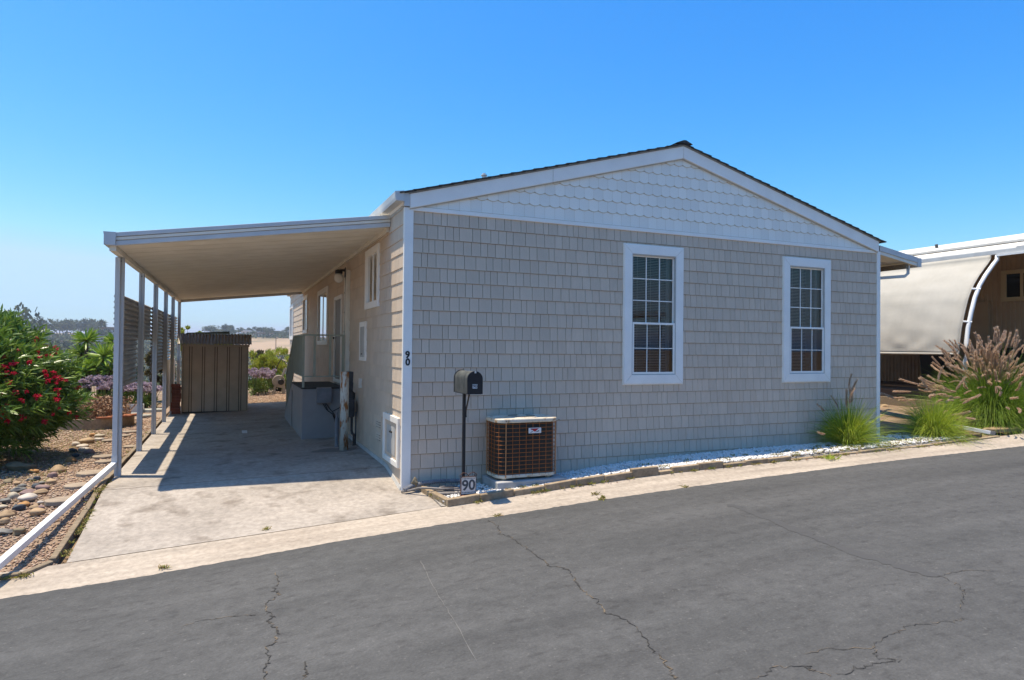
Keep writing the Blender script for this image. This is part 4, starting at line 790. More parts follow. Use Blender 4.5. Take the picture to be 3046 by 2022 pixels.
sp = at(1413, 1149, my0-.014); ST = MB().box(sp[0]-.028, sp[0]+.028, my0-.0138, my0-.0125, sp[2]-.024, sp[2]+.024).build('number_sticker', M_STICK, dr)
text('sticker_digits', '90', .052, M_INK, dr, Matrix.Translation((sp[0], my0-.0146, sp[2])) @ FRONT, .0005, .0008)
MB().box(.545, .579, -.685, -.651, -.16, 1.155).build('post', M_BLACK, MX, bevel=.003); MB().tube([(.588, -.668, .87), (.588, -.668, .96), (.612, -.71, 1.15)], .010, 6).build('brace', M_BARK, MX)
MB().box(.53, .70, -.84, -.43, 1.147, 1.1555).build('mount_plate', M_BLACK, MX)
# number plaque on a brick
NP = thing('number_plaque', 'white tile plaque with the number 90 in a rusty scroll frame', 'plaque', (.645, -.78, -.05))
c0 = at(1393, 1443, -.78); pw_, ph_ = .088, .096
TL = MB().box(c0[0]-pw_, c0[0]+pw_, -.788, -.775, c0[2]-ph_, c0[2]+ph_).build('tile', M_TILE, NP)
for s in (-1, 1): text('digit', '9' if s < 0 else '0', .165, M_SLATE, TL, Matrix.Translation((c0[0]+s*.041, -.7892, c0[2]-.002)) @ FRONT, .0008, .004)
mb = MB()
for k in range(9):
    for zz_ in (.078, -.080): xx = c0[0]-.07+.0175*k; mb.box(xx-.004, xx+.004, -.7900, -.7885, c0[2]+zz_-.005, c0[2]+zz_+.006)
mb.build('tile_ornament', M_SLATE, TL)
FR = MB()
for a, b, q0, q1 in ((-1, 1, -1.06, -1.0), (-1, 1, 1.0, 1.05), (-1.06, -1, -1.06, 1.05), (1, 1.06, -1.06, 1.05)): FR.box(c0[0]+a*pw_, c0[0]+b*pw_, -.794, -.770, c0[2]+q0*ph_, c0[2]+q1*ph_)
FR.build('frame', pm('rusty_iron', (.10, .05, .035), rough=.8), NP)
mb = MB()
for s in (-1, 1):
    P = [(c0[0]+s*(.075-.055*k/10)+s*.02*math.sin(k/10*5), -.782, c0[2]+ph_+.01+.04*math.sin(math.pi*k/10)) for k in range(11)]; mb.tube(P, .005, 6)
    mb.tube([(c0[0]+s*.088+.014*math.cos(t), -.782, c0[2]+ph_+.018+.014*math.sin(t)) for t in np.linspace(0, 6, 9)], .0045, 6)
mb.build('scroll', MATS['rusty_iron'], NP)
tag(MB().box(c0[0]-.085, c0[0]+.10, -.822, -.735, c0[2]-ph_-.085, c0[2]-ph_-.008).build('brick', M_BRICK, loc=(c0[0], -.78, c0[2]-.18), bevel=.006), 'single red brick under the number 90 plaque', 'brick')
# garden edging blocks around the pebble bed
GE = thing('garden_edging', 'tan concrete edging blocks around the white pebble bed', 'edging', (4, -.85, .05))
x = .30; heights = []; k = 0
while x < 9.6:
    L = random.choice([.40, .40, .42, .39]) if x < 6 else .55
    hh = (.075 if x < 3.9 else (.05 if x < 5.2 else .022))+random.uniform(-.012, .012)
    if 2.55 < x < 3.0: hh = .105
    if 2.95 < x < 3.2: L = .22; hh = .035
    xa, xb = x+.004, x+L-.004; dz = random.uniform(-.006, .006); dy = random.uniform(-.012, .012)
    mb = MB().hexa([(xa, -.90+dy, zc(xa)-.06), (xb, -.90, zc(xb)-.06), (xb, -.83, zc(xb)-.06), (xa, -.83+dy, zc(xa)-.06), (xa, -.90+dy, zc(xa)+hh+dz), (xb, -.90, zc(xb)+hh), (xb, -.83, zc(xb)+hh), (xa, -.83+dy, zc(xa)+hh+dz)])
    mb.build('edging_block', M_BLOCK, GE, bevel=.009); x += L
for a, b in ((-.825, -.42), (-.41, -.08)):
    za, zb_ = gz(-.01, a), gz(-.01, b); xa, xb = .30-.11*(a+.83)/.75, .30-.11*(b+.83)/.75
    MB().hexa([(xa, a, za-.05), (xa+.07, a, za-.05), (xb+.07, b, zb_-.05), (xb, b, zb_-.05), (xa, a, zc(.3)+.07), (xa+.07, a, zc(.3)+.07), (xb+.07, b, zb_+.075), (xb, b, zb_+.075)]).build('edging_block', M_BLOCK, GE, bevel=.009)
# hose loops and corrugated drain tube
HO = thing('hose_coil', 'grey conduit hose coiled loosely on the white pebbles', 'hose', (.45, -.4, -.05))
def hz(x, y): return bedz(max(x, .3), y) if x > .25 else gz(-.01, y)+.06
P = [(-.04, -.14, gz(-.01, -.14)+.02), (.05, -.20, gz(-.01, -.2)+.045), (.14, -.27, .0), (.24, -.36, .01), (.36, -.43, .005), (.52, -.45, .0)]
mb = MB().tube(P, .014, 8)
for q, (cx, cy, rx, ry, a0, a1, dz) in enumerate(((.52, -.35, .24, .12, -90, -290, .02), (.55, -.34, .22, .10, 70, 290, .035), (.53, -.36, .27, .14, 60, 300, .016), (.56, -.33, .18, .08, 80, 280, .05))):
    mb.tube([(cx+rx*math.cos(math.radians(t)), cy+ry*math.sin(math.radians(t)), bedz(.5, cy)+dz) for t in np.linspace(a0, a1, 22)], .0135, 8)
mb.build('hose_loop', M_HOSE, HO, smooth=True)
DT = thing('corrugated_tube', 'grey corrugated drain tube behind the hose along the wall', 'tube', (.25, -.15, -.03))
N = 130; C_ = [(-.01, -.17, -.035), (.10, -.135, .005), (.22, -.115, .02), (.38, -.10, .03), (.55, -.12, .03), (.72, -.16, .025)]
t = np.linspace(0, len(C_)-1, N); CC = np.array(C_); Pt = np.stack([np.interp(t, range(len(C_)), CC[:, i]) for i in range(3)], 1)
MB().tube([tuple(p) for p in Pt], [.026+.0045*math.sin(i*1.57) for i in range(N)], 12).build('tube', M_GREYPVC, DT)
def rock(name, c, sx, sy, sz, mat, label, group=None, rot=0, ang=0, cat='rock', sub=3):
    V = ICO3.copy(); s = RNG.uniform(0, 50, 3); k = RNG.uniform(1.1, 2.0, 3)
    d = 1+.10*np.sin(V[:, 0]*2.3*k[0]+s[0])+.09*np.sin(V[:, 1]*2.7*k[1]+s[1])+.08*np.sin(V[:, 2]*3.1*k[2]+s[2])
    if ang:                              # broken faces
        for _ in range(9):
            nrm = sph(1)[0]; h = RNG.uniform(.55, .85); q = V@nrm; V = V-np.outer(np.maximum(q-h, 0), nrm)
    V = V*d[:, None]*np.array([sx, sy, sz]); ca, sa = math.cos(rot), math.sin(rot)
    V = np.stack([V[:, 0]*ca-V[:, 1]*sa, V[:, 0]*sa+V[:, 1]*ca, V[:, 2]], 1)+np.array(c)
    o = npmesh(name, V, ICO3F, mat, None, (c[0], c[1], c[2]-sz), smooth=not ang); return tag(o, label, cat, group)
rc = at(1232, 1432, -.12); rock('rock', (rc[0], -.13, rc[2]-.01), .055, .04, .07, M_ROCK['olive'], 'pointed brown rock leaning at the corner of the house', rot=.6, ang=1)
# ------------------------------------------------------------------ side yard: river rocks, stepping stones, planters
ORD = ['nearest', 'second nearest', 'third nearest', 'fourth nearest', 'fifth nearest', 'sixth nearest', 'seventh nearest', 'eighth nearest', 'ninth nearest', 'tenth nearest', 'eleventh nearest', 'twelfth nearest']
q7 = lambda a, b: (a/4.357, 1380+b/4.357); q2 = lambda a, b: (200+a/4.48, 1150+b/4.48)
RK = [(q7(745, 95), 46, 'tan'), (q7(680, 155), 32, 'mauve'), (q7(660, 240), 34, 'tan'), (q7(550, 325), 40, 'mauve'), (q7(520, 375), 36, 'tan'), (q7(360, 385), 38, 'mauve'), (q7(340, 455), 46, 'white'), (q7(230, 575), 43, 'dark blue-grey'), (q7(305, 535), 32, 'orange-tan'),
      (q7(60, 480), 34, 'grey'), (q7(165, 425), 34, 'cream'), (q7(30, 560), 26, 'cream'), (q7(130, 635), 27, 'brown'), (q7(70, 680), 44, 'tan'), (q7(50, 755), 34, 'tan'), (q7(55, 900), 48, 'grey'), (q7(240, 890), 44, 'olive'), (q7(480, 640), 44, 'tan'), (q7(535, 565), 21, 'mauve'),
      (q7(440, 565), 25, 'tan'), (q7(520, 495), 19, 'white'), (q7(465, 290), 27, 'dark blue-grey'), (q7(540, 245), 20, 'grey'), (q7(385, 205), 24, 'grey'), (q7(480, 190), 24, 'dark blue-grey'), (q7(425, 100), 28, 'orange-tan'), (q7(95, 230), 30, 'olive'), (q7(210, 250), 22, 'tan'), (q7(285, 290), 26, 'grey'), (q7(225, 345), 40, 'grey'),
      (q2(430, 665), 28, 'cream'), (q2(335, 650), 21, 'orange-tan'), (q2(260, 740), 46, 'tan'), (q2(120, 775), 25, 'white'), (q2(425, 710), 26, 'white'), (q2(195, 800), 28, 'white'), (q2(215, 845), 30, 'white'), (q2(290, 875), 29, 'mauve'), (q2(60, 855), 28, 'dark blue-grey'), (q2(110, 915), 23, 'dark blue-grey'), (q2(45, 985), 32, 'orange-tan'), ((59, 1396), 72, 'olive')]
cnt = {}
RK2 = []
for (px, py), wpx, colr in RK:
    p = groundhit(px, py+2); RK2.append((p[1], p, wpx, colr))
for yy, p, wpx, colr in sorted(RK2, key=lambda t: t[0]):
    k = cnt.get(colr, 0); cnt[colr] = k+1; dist = np.dot(p-CAM, _f); r = wpx*dist/FPX*.46
    big = 'large ' if r > .13 else ('small ' if r < .07 else '')
    ang = colr in ('olive', 'grey', 'dark blue-grey') and random.random() < .8
    sh_ = 'angular' if ang else 'smooth'
    rock('river_rock', (p[0], p[1]+r*.4, gz(p[0], p[1])+r*.20), r*1.05, r*.8, r*random.uniform(.52, .68), M_ROCK[colr], f'{big}{sh_} {colr} rock in the gravel, {ORD[k]} of that colour to the road', 'river rocks edging the oleander', rot=random.uniform(-.5, .5), ang=1 if ang else 0)
SS = [((179, 1490), 80), ((230, 1446), 72), ((272, 1408), 80), ((312, 1374), 54), ((307, 1359), 60), ((392, 1329), 46), ((325, 1311), 40), ((388, 1285), 44), ((365, 1297), 42)]
for k, ((px, py), wpx) in enumerate(SS):
    p = groundhit(px, py); dist = np.dot(p-CAM, _f); r = wpx*dist/FPX*.5; n = 18; mb = MB(); t0 = random.uniform(0, 1)
    ring = [(p[0]+r*math.cos(2*math.pi*i/n)*random.uniform(.9, 1.06), p[1]+r*.95*math.sin(2*math.pi*i/n)*random.uniform(.9, 1.06)) for i in range(n)]
    zz = gz(p[0], p[1]); mb.prism(ring, 'z', zz-.03, zz+.022)
    tag(mb.build('stepping_stone', M_STEP, loc=(p[0], p[1], zz-.03), bevel=.008), f'flat round stepping stone in the gravel, {ORD[k]} to the road', 'stepping stone', 'stepping stones through the gravel')
# ring planter with dried succulents and loose tiles
pc = groundhit(262, 1278); pcx, pcy = pc[0]-.02, pc[1]+.75; pz = gz(pcx, pcy)
RP = thing('ring_planter', 'low brown concrete ring planter full of dried stems', 'planter', (pcx, pcy, pz))
mb = MB(); n = 30
for k in range(n):
    a0, a1 = 2*math.pi*k/n, 2*math.pi*(k+1)/n; V = []
    for z in (pz-.03, pz+.20):
        for r, a in ((.74, a0), (.74, a1), (.66, a1), (.66, a0)): V.append((pcx+r*math.cos(a), pcy+r*math.sin(a), z))
    mb.hexa(V)
mb.build('rim', M_BLOCK, RP); MB().prism([(pcx+.68*math.cos(2*math.pi*k/24), pcy+.68*math.sin(2*math.pi*k/24)) for k in range(24)], 'z', pz-.03, pz+.15).build('soil', M_SOIL, RP)
N = 700; rr_ = .62*np.sqrt(RNG.uniform(0, 1, N)); aa = RNG.uniform(0, 2*np.pi, N); B = np.stack([pcx+rr_*np.cos(aa), pcy+rr_*np.sin(aa), np.full(N, pz+.14)], 1)
D = np.stack([RNG.normal(0, .45, N), RNG.normal(0, .45, N), np.ones(N)], 1); V1 = blades(B, D, RNG.uniform(.15, .5, N), .013, .1, 3, .5)
tipP = B+unit(D)*RNG.uniform(.2, .48, N)[:, None]; V2 = blades(np.repeat(tipP, 3, 0), sph(3*N)+np.array([0, 0, .3]), .06, .026, .2, 2); o = npmesh('dried_stems', *joinVF([V1, V2]), M_DRY, RP); tag(o, kind='stuff')
for k, (dx, dy, w_, a) in enumerate(((.30, -.62, .34, .1), (.52, -.45, .42, .35), (.70, -.25, .36, .6))):
    mb = MB().box(-w_/2, w_/2, -.09, .09, 0, .03); ca, sa = math.cos(a), math.sin(a); mb.v = [(pcx+dx+x*ca-y*sa, pcy+dy+x*sa+y*ca, pz+.205+.032*k*.0+z+.004*k) for x, y, z in mb.v]
    tag(mb.build('clay_tile', M_TERRA, loc=(pcx+dx, pcy+dy, pz+.2), bevel=.004), ['left', 'middle', 'right'][k]+' terracotta tile laid on the ring planter rim', 'tile', 'tiles on the planter rim')
# terracotta box pot, white trough, flagstones
tp = groundhit(311, 1224); x, y, z = tp; w0, w1, h_ = .16, .21, .36
TP = thing('terracotta_pot', 'square terracotta pot with trailing dry stems', 'pot', (x, y, gz(x, y)))
mb = MB().hexa([(x-w0, y-w0, z), (x+w0, y-w0, z), (x+w0, y+w0, z), (x-w0, y+w0, z), (x-w1, y-w1, z+h_), (x+w1, y-w1, z+h_), (x+w1, y+w1, z+h_), (x-w1, y+w1, z+h_)]); mb.build('pot_body', M_TERRA, TP, bevel=.012)
mb = MB()
for a, b, c, d in ((x-w1-.02, x+w1+.02, y-w1-.02, y-w1+.02), (x-w1-.02, x+w1+.02, y+w1-.02, y+w1+.02), (x-w1-.02, x-w1+.02, y-w1+.021, y+w1-.021), (x+w1-.02, x+w1+.02, y-w1+.021, y+w1-.021)): mb.box(a, b, c, d, z+h_-.06, z+h_+.01)
mb.build('pot_rim', M_TERRA, TP); MB().box(x-w1+.021, x+w1-.021, y-w1+.021, y+w1-.021, z+h_-.05, z+h_-.02).build('pot_soil', M_SOIL, TP)
N = 60; B = np.stack([RNG.uniform(x-.18, x+.18, N), RNG.uniform(y-.23, y-.15, N), np.full(N, z+h_)], 1); tag(npmesh('trailing_stems', *blades(B, np.stack([RNG.normal(0, .3, N), -RNG.uniform(.1, .5, N), RNG.uniform(.2, .8, N)], 1), RNG.uniform(.15, .4, N), .009, 1.6, 4, .5), M_DRY, TP), kind='stuff')
tr = groundhit(384, 1226); x, y, z = tr
TR = thing('white_trough', 'weathered white wooden trough planter behind the second carport post', 'trough', (x, y, gz(x, y)))
for a, b, c, d in ((x-.32, x+.32, y-.10, y-.075), (x-.32, x+.32, y+.075, y+.10), (x-.32, x-.295, y-.074, y+.074), (x+.295, x+.32, y-.074, y+.074)): MB().box(a, b, c, d, z-.02, z+.20).build('board', M_TRIMG, TR)
MB().box(x-.294, x+.294, y-.074, y+.074, z, z+.15).build('soil', M_SOIL, TR)
for k, (px, py, wpx, hpx) in enumerate(((335, 1262, 40, 18), (372, 1247, 46, 14), (398, 1234, 50, 14), (310, 1238, 40, 12), (455, 1222, 70, 20), (430, 1240, 40, 10))):
    p = groundhit(px, py); dist = np.dot(p-CAM, _f); r = wpx*dist/FPX*.5; ring = [(p[0]+r*math.cos(t)*random.uniform(.85, 1.1), p[1]+r*.8*math.sin(t)*random.uniform(.85, 1.1)) for t in np.linspace(.3, 2*math.pi+.3, 7)[:-1]]
    zz = gz(p[0], p[1]); tag(MB().prism(ring, 'z', zz-.03, zz+.05).build('flagstone', M_FLAG, loc=(p[0], p[1], zz-.03), bevel=.01), ['grey-green flagstone just left of the second carport post', 'grey-green flagstone between the first and second carport posts', 'flagstone in front of the white trough planter', 'grey flagstone beside the terracotta pot', 'wide pale flagstone between the third and fourth carport posts', 'small flagstone at the foot of the third carport post'][k], 'flagstone', 'flagstones at the back of the gravel')
# ------------------------------------------------------------------ oleander
OX, OY = -5.52, 3.85; oz = gz(OX, OY)
OL = thing('oleander_bush', 'big oleander bush with crimson flowers at the left edge', 'bush', (OX, OY, oz))
rad = np.array([1.38, 1.28, .98]); cen = np.array([OX, OY, oz+.88])
mb = MB()
for k in range(26):
    d = sph(1)[0]; d[2] = abs(d[2])*.8+.25; e_ = cen+d*rad*.8; mb.tube([(OX+random.uniform(-.2, .2), OY+random.uniform(-.2, .2), oz), tuple(np.array([OX, OY, oz+.5])+d*.35*rad), tuple(e_)], [.018, .013, .006], 6)
mb.build('stems', M_BARK, OL)
N = 2100; d = sph(N); d[:, 2] = np.where(d[:, 2] < -.85, -d[:, 2], d[:, 2]); lump = 1+.10*np.sin(d[:, 0]*5+1)+.10*np.sin(d[:, 1]*6)+.09*np.sin(d[:, 2]*7+d[:, 0]*4)
R0 = RNG.uniform(.60, 1.0, N)**.5*lump; P0 = cen+d*rad*R0[:, None]*.93
ax = unit(d*np.array([1, 1, .6])+np.array([0, 0, .75])+RNG.normal(0, .25, (N, 3)))
K = 20; B = []; D = []
side = unit(np.cross(ax, RNG.normal(size=(N, 3)))); side2 = np.cross(ax, side)
for k in range(K):
    t = k/K; ang = k*2.4; dirs = ax*(.45+.9*t)[..., None] if False else ax*(.35+1.1*t)+side*math.cos(ang)+side2*math.sin(ang); B.append(P0+ax*(.30*t)); D.append(dirs)
B = np.concatenate(B); D = np.concatenate(D); B[:, 2] = np.maximum(B[:, 2], oz+.03); L = RNG.uniform(.10, .185, len(B))
V, Fq = blades(B, D, L, RNG.uniform(.020, .030, len(B)), .18, 2, .12); o = npmesh('leaves', V, Fq, M_OLE, OL); tag(o, kind='stuff')
fm = []
for q in range(3):
    n = 26; c = sph(n)*RNG.uniform(.01, .045, (n, 1)); fm.append(blades(c, sph(n)+c*20, RNG.uniform(.022, .038, n), .026, .1, 2, .5))
fpx = [(10, 1022), (10, 1030), (30, 969), (60, 993), (8, 1088), (14, 1016), (35, 1080), (48, 1080), (14, 1108), (125, 1020), (135, 1103), (170, 1037), (165, 1050), (165, 1124), (172, 1130), (180, 1128), (168, 1138), (112, 1034), (136, 1030), (172, 1158), (170, 1185), (175, 1212), (205, 1224), (130, 1250), (5, 1240), (25, 1135), (108, 1012), (142, 1057), (10, 975), (165, 1118), (175, 1120), (20, 1090), (60, 1000), (133, 1254), (3, 1232)]
fmm = []
for V, Fq in fm:
    t_ = npmesh('flower_cluster', V, Fq, M_FLOW); fmm.append(t_.data); bpy.data.objects.remove(t_)
fpx += [(RNG.uniform(0, 235), RNG.uniform(985, 1260)) for _ in range(34)]
for px, py in fpx:                       # on the sunlit face of the crown, towards the road
    v = ray(px, py); o_ = (CAM-cen)/rad; dv = v/rad; A_, B_, C_q = dv@dv, 2*o_@dv, o_@o_-1.06
    disc = B_*B_-4*A_*C_q
    t = (-B_-math.sqrt(disc))/(2*A_) if disc > 0 else -B_/(2*A_)
    p = CAM+v*t; place('flower_cluster', random.choice(fmm), OL, Matrix.Translation(p) @ Matrix.Rotation(random.uniform(0, 6), 4, 'Z') @ Matrix.Diagonal((1.0, 1.0, .9, 1)) @ Matrix.Scale(random.uniform(.5, 1.0), 4))
# low dry grass under the bush
N = 2600; B = scatter(N, -5.6, -3.95, 1.2, 8.0, -.02); o = npmesh('dry_undergrowth', *blades(B, np.stack([RNG.normal(0, .6, N), RNG.normal(0, .6, N), np.ones(N)], 1), RNG.uniform(.04, .16, N), .006, .5, 3), M_WEED); tag(o, 'dry grass and weeds under the oleander and between the rocks', 'grass', kind='stuff')
# ------------------------------------------------------------------ yuccas, statice and shrubs behind the yard
def yucca(heads, Y, label, group=None):
    p0 = at(heads[0][0], 1230, Y); z0 = gz(p0[0], Y); T = thing('yucca', label, 'yucca', (p0[0], Y, z0), group); tr_ = MB(); parts = []
    for px, py, rpx in heads:
        c = at(px, py, Y+random.uniform(-.3, .3)); r = rpx*np.dot(c-CAM, _f)/FPX*1.15
        tr_.tube([(p0[0]+(c[0]-p0[0])*.25, Y, z0-.05), (p0[0]+(c[0]-p0[0])*.7, Y, z0+(c[2]-z0)*.55), tuple(c)], [.07, .06, .05], 8)
        n = 95; d = sph(n); d[:, 2] = d[:, 2]*.75+.35; parts.append(blades(np.repeat(c[None], n, 0)+d*.03, d, r*RNG.uniform(.75, 1.1, n), .05, .12, 3, .05))
    tr_.build('trunk', M_BARK, T); o = npmesh('leaf_rosettes', *joinVF(parts), M_YUC, T); return T
yucca([(258, 1012, 40), (238, 1050, 30), (275, 1068, 26)], 13.5, 'tall yucca rosette standing highest behind the oleander')
yucca([(310, 1062, 50), (292, 1098, 36), (330, 1100, 34)], 12.6, 'broad bright green yucca in front of the others, left of the first post')
yucca([(342, 1018, 30), (338, 1052, 26)], 14.2, 'yucca partly hidden by the front carport post')
yucca([(250, 1105, 38), (268, 1090, 28), (240, 1130, 26)], 12.4, 'low yellow-green yucca beside the oleander edge')
def bush(name, label, cx, cy, z0, rx, ry, h, mat, n, ll, lw, cat='shrub', up=.6, lumps=14, group=None, stems=12, smat=None, fl=None, zlo=.35, airy=0):
    T = thing(name, label, cat, (cx, cy, z0), group); C = []
    for k in range(lumps): a = random.uniform(0, 6.28); r = math.sqrt(random.random())*(.95 if airy else .72); C.append((cx+rx*r*math.cos(a), cy+ry*r*math.sin(a), z0+h*random.uniform(zlo, .84)*(1-.2*r), (random.uniform(.12, .26) if airy else random.uniform(.24, .40))*min(rx, h)))
    C = np.array(C); mb = MB()
    for c in C[:stems]: mb.tube([(cx+random.uniform(-.1, .1), cy+random.uniform(-.1, .1), z0-.02), ((cx+c[0])/2, (cy+c[1])/2, z0+(c[2]-z0)*.6), tuple(c[:3])], [.022*h**.5, .014*h**.5, .005], 5)
    mb.build('stems', smat or M_BARK, T); idx = RNG.integers(0, len(C), n); d = sph(n); P = C[idx, :3]+d*(C[idx, 3]*RNG.uniform(.35, 1.05, n))[:, None]; P[:, 2] = np.maximum(P[:, 2], z0+.02)
    o = npmesh('foliage', *blades(P, d*.7+np.array([0, 0, up])+RNG.normal(0, .3, (n, 3)), ll*RNG.uniform(.6, 1.3, n), lw, .15, 2, .15), mat, T); return T, C
def statice(px, Y, label, r=.38, h=.55, balls=16):
    p = at(px, 1180, Y); z0 = gz(p[0], Y); T, C = bush('statice_plant', label, p[0], Y, z0, r, r, h*.55, M_SHRUB, 260, .12, .035, 'flower', .4, 8, 'purple statice plants')
    parts = []; mb = MB()
    for k in range(balls):
        a = random.uniform(0, 6.28); q = math.sqrt(random.random())*r; c = np.array([p[0]+q*math.cos(a), Y+q*math.sin(a), z0+h*random.uniform(.72, 1.05)]); n = 90
        mb.tube([(p[0]+.4*(c[0]-p[0]), Y+.4*(c[1]-Y), z0+.05), tuple(c)], .006, 4); d = sph(n); d[:, 2] = abs(d[:, 2])*.8; parts.append(blades(c+d*.085*RNG.uniform(.4, 1, (n, 1)), d+RNG.normal(0, .4, (n, 3)), .045, .035, .1, 1, .6))
    mb.build('flower_stalks', M_SHRUB, T); tag(npmesh('flower_heads', *joinVF(parts), M_STAT, T), kind='stuff')
for px, Y, r, h, lb in ((290, 11.9, .36, .80, 'purple statice flowers behind the terracotta pot'), (325, 11.6, .34, .72, 'brownish purple statice right of the terracotta pot'), (352, 12.4, .30, .74, 'purple statice behind the first carport post'), (395, 11.8, .42, .62, 'purple statice between the first and second carport posts'), (440, 12.6, .40, .55, 'purple statice between the second and third carport posts'), (418, 12.4, .34, .62, 'purple statice just behind the second carport post')):
    statice(px, Y, lb, r, h)
for px, Y, r, h, lb in ((762, 15.6, .42, .80, 'pale pink statice flowers right of the storage shed'), (790, 16.3, .40, .72, 'pink statice mound in front of the yellow-green shrub')): statice(px, Y, lb, r, h, 22)
def bpx(px0, px1, pyt, Y, name, label, mat, n, ll, lw, up=.6, lumps=14, group=None, cat='shrub', zlo=.35):
    a, b = at(px0, 1100, Y), at(px1, 1100, Y); cx = (a[0]+b[0])/2; z0 = gz(cx, Y); top = at((px0+px1)/2, pyt, Y)[2]; h = top-z0; rx = (b[0]-a[0])/2
    return bush(name, label, cx, Y, z0, rx, max(rx, .5), h*1.05, mat, n, ll, lw, cat, up, lumps, group, zlo=zlo, airy=(mat is M_BAC))
bpx(530, 572, 918, 22.0, 'baccharis_shrub', 'tallest lime green shrub behind the last carport post', M_BAC, 4200, .11, .024, 1.2, 24, zlo=.5)
bpx(566, 612, 952, 21.6, 'baccharis_shrub', 'lime green feathery shrub over the left end of the shed roof', M_BAC, 3600, .11, .024, 1.2, 24, zlo=.5)
bpx(600, 640, 955, 22.4, 'baccharis_shrub', 'yellow-green shrub second from left above the shed roof', M_BAC, 3400, .11, .024, 1.2, 24, zlo=.5)
bpx(630, 690, 975, 21.4, 'baccharis_shrub', 'lowest yellow-green shrub above the middle of the shed roof', M_BAC, 3400, .11, .024, 1.2, 24, zlo=.5)
bpx(744, 864, 1005, 20.5, 'baccharis_shrub', 'airy yellow-green shrub between the storage shed and the house', M_BAC, 10000, .12, .022, 1.3, 46, zlo=.18)
bpx(735, 800, 1000, 34, 'olive_shrub', 'dark olive brown shrub just right of the shed roof', M_OLIVE, 5000, .13, .06, .4, 18)
bpx(822, 862, 1018, 48, 'round_tree', 'dark green round shrub on the slope beside the far house corner', M_FAR, 3500, .22, .12, .3, 14)
bpx(790, 866, 1112, 17.4, 'green_shrub', 'bright green leafy shrub behind the hose reel', M_SHRUB, 4200, .09, .04, .5, 14)
bpx(735, 790, 1130, 17.2, 'green_shrub', 'low red-stemmed green shrub at the shed corner', M_SHRUB, 2600, .08, .04, .4, 10)
bpx(432, 480, 1015, 15.0, 'olive_shrub', 'olive brown shrub behind the corrugated screens', M_OLIVE, 3600, .10, .035, .5, 14)
bpx(205, 262, 1140, 12.0, 'green_shrub', 'dark green low shrub between the oleander and the statice', M_SHRUB, 2600, .10, .04, .5, 10)
bpx(475, 520, 1060, 15.5, 'olive_shrub', 'dry olive shrub behind the fifth carport post', M_OLIVE, 2600, .10, .035, .5, 10)
bpx(330, 420, 1120, 13.4, 'green_shrub', 'yellow-green succulent shrub behind the statice', M_YUC, 1800, .12, .04, .6, 10)
# hose reel
rp = groundhit(835, 1168); RX, RY, RZ = -.42, 15.75, gz(-.42, 15.75)
HR = thing('hose_reel', 'beige plastic hose reel lying beside the rear house corner', 'hose reel', (RX, RY, RZ))
for s in (-.0, .34):
    P = [(RX-.22, RY+s, RZ), (RX-.16, RY+s, RZ+.22), (RX-.05, RY+s, RZ+.42), (RX+.08, RY+s, RZ+.62), (RX+.18, RY+s, RZ+.86)]; Q = [(RX+.12, RY+s, RZ+.02), (RX+.10, RY+s, RZ+.12), (RX+.15, RY+s, RZ+.30), (RX+.17, RY+s, RZ+.55), (RX+.21, RY+s, RZ+.86)]
    mb = MB()
    for i in range(4): mb.hexa([P[i], (P[i][0]+.05+(.0 if i else 0), P[i][1], P[i][2]), (P[i][0]+.05, P[i][1]+.03, P[i][2]), (P[i][0], P[i][1]+.03, P[i][2])]+[P[i+1], (P[i+1][0]+.05, P[i+1][1], P[i+1][2]), (P[i+1][0]+.05, P[i+1][1]+.03, P[i+1][2]), (P[i+1][0], P[i+1][1]+.03, P[i+1][2])])
    mb.prism([(RX-.06, RZ+.22), (RX+.16, RZ+.18), (RX+.20, RZ+.42), (RX+.02, RZ+.48)], 'y', RY+s+.002, RY+s+.026); mb.prism([(RX+.10, RZ+.0), (RX+.20, RZ+.0), (RX+.19, RZ+.25), (RX+.12, RZ+.25)], 'y', RY+s+.004, RY+s+.022)
    mb.build('side_frame', M_BEIGE, HR)
MB().lathe([(.03, .03), (.20, .03), (.21, .05), (.12, .06), (.12, .30), (.21, .31), (.20, .33), (.03, .33)], (RX-.02, RY+.0, RZ+.42), 22, ax='y').build('drum', M_BEIGE, HR)
MB().tube([(RX-.5, RY-.1, RZ+.02), (RX-.3, RY-.05, RZ+.08), (RX-.1, RY, RZ+.12)], .012, 6).tube([(RX-.52, RY-.2, RZ+.02), (RX-.3, RY-.12, RZ+.05), (RX-.1, RY-.05, RZ+.06)], .012, 6).build('hose_end', M_HOSE, HR)
MB().lathe([(.09, 0), (.10, .01), (.10, .04), (.09, .05)], (RX+.05, RY-.055, RZ+.40), 18, ax='y').build('crank_hub', M_BLACK, HR)
GH = thing('green_hose', 'green garden hose hanging at the rear house corner', 'hose', (-.1, 15.3, .1)); mb = MB()
for k in range(5): mb.tube([(-.06-.015*k, 15.3+.03*k, 1.05), (-.08-.012*k, 15.22+.05*k, .6), (-.07, 15.3+.03*k, .22), (-.05, 15.42+.02*k, .6), (-.04, 15.38, 1.05)], .012, 6)
mb.build('hose_loop', M_GREEN, GH)
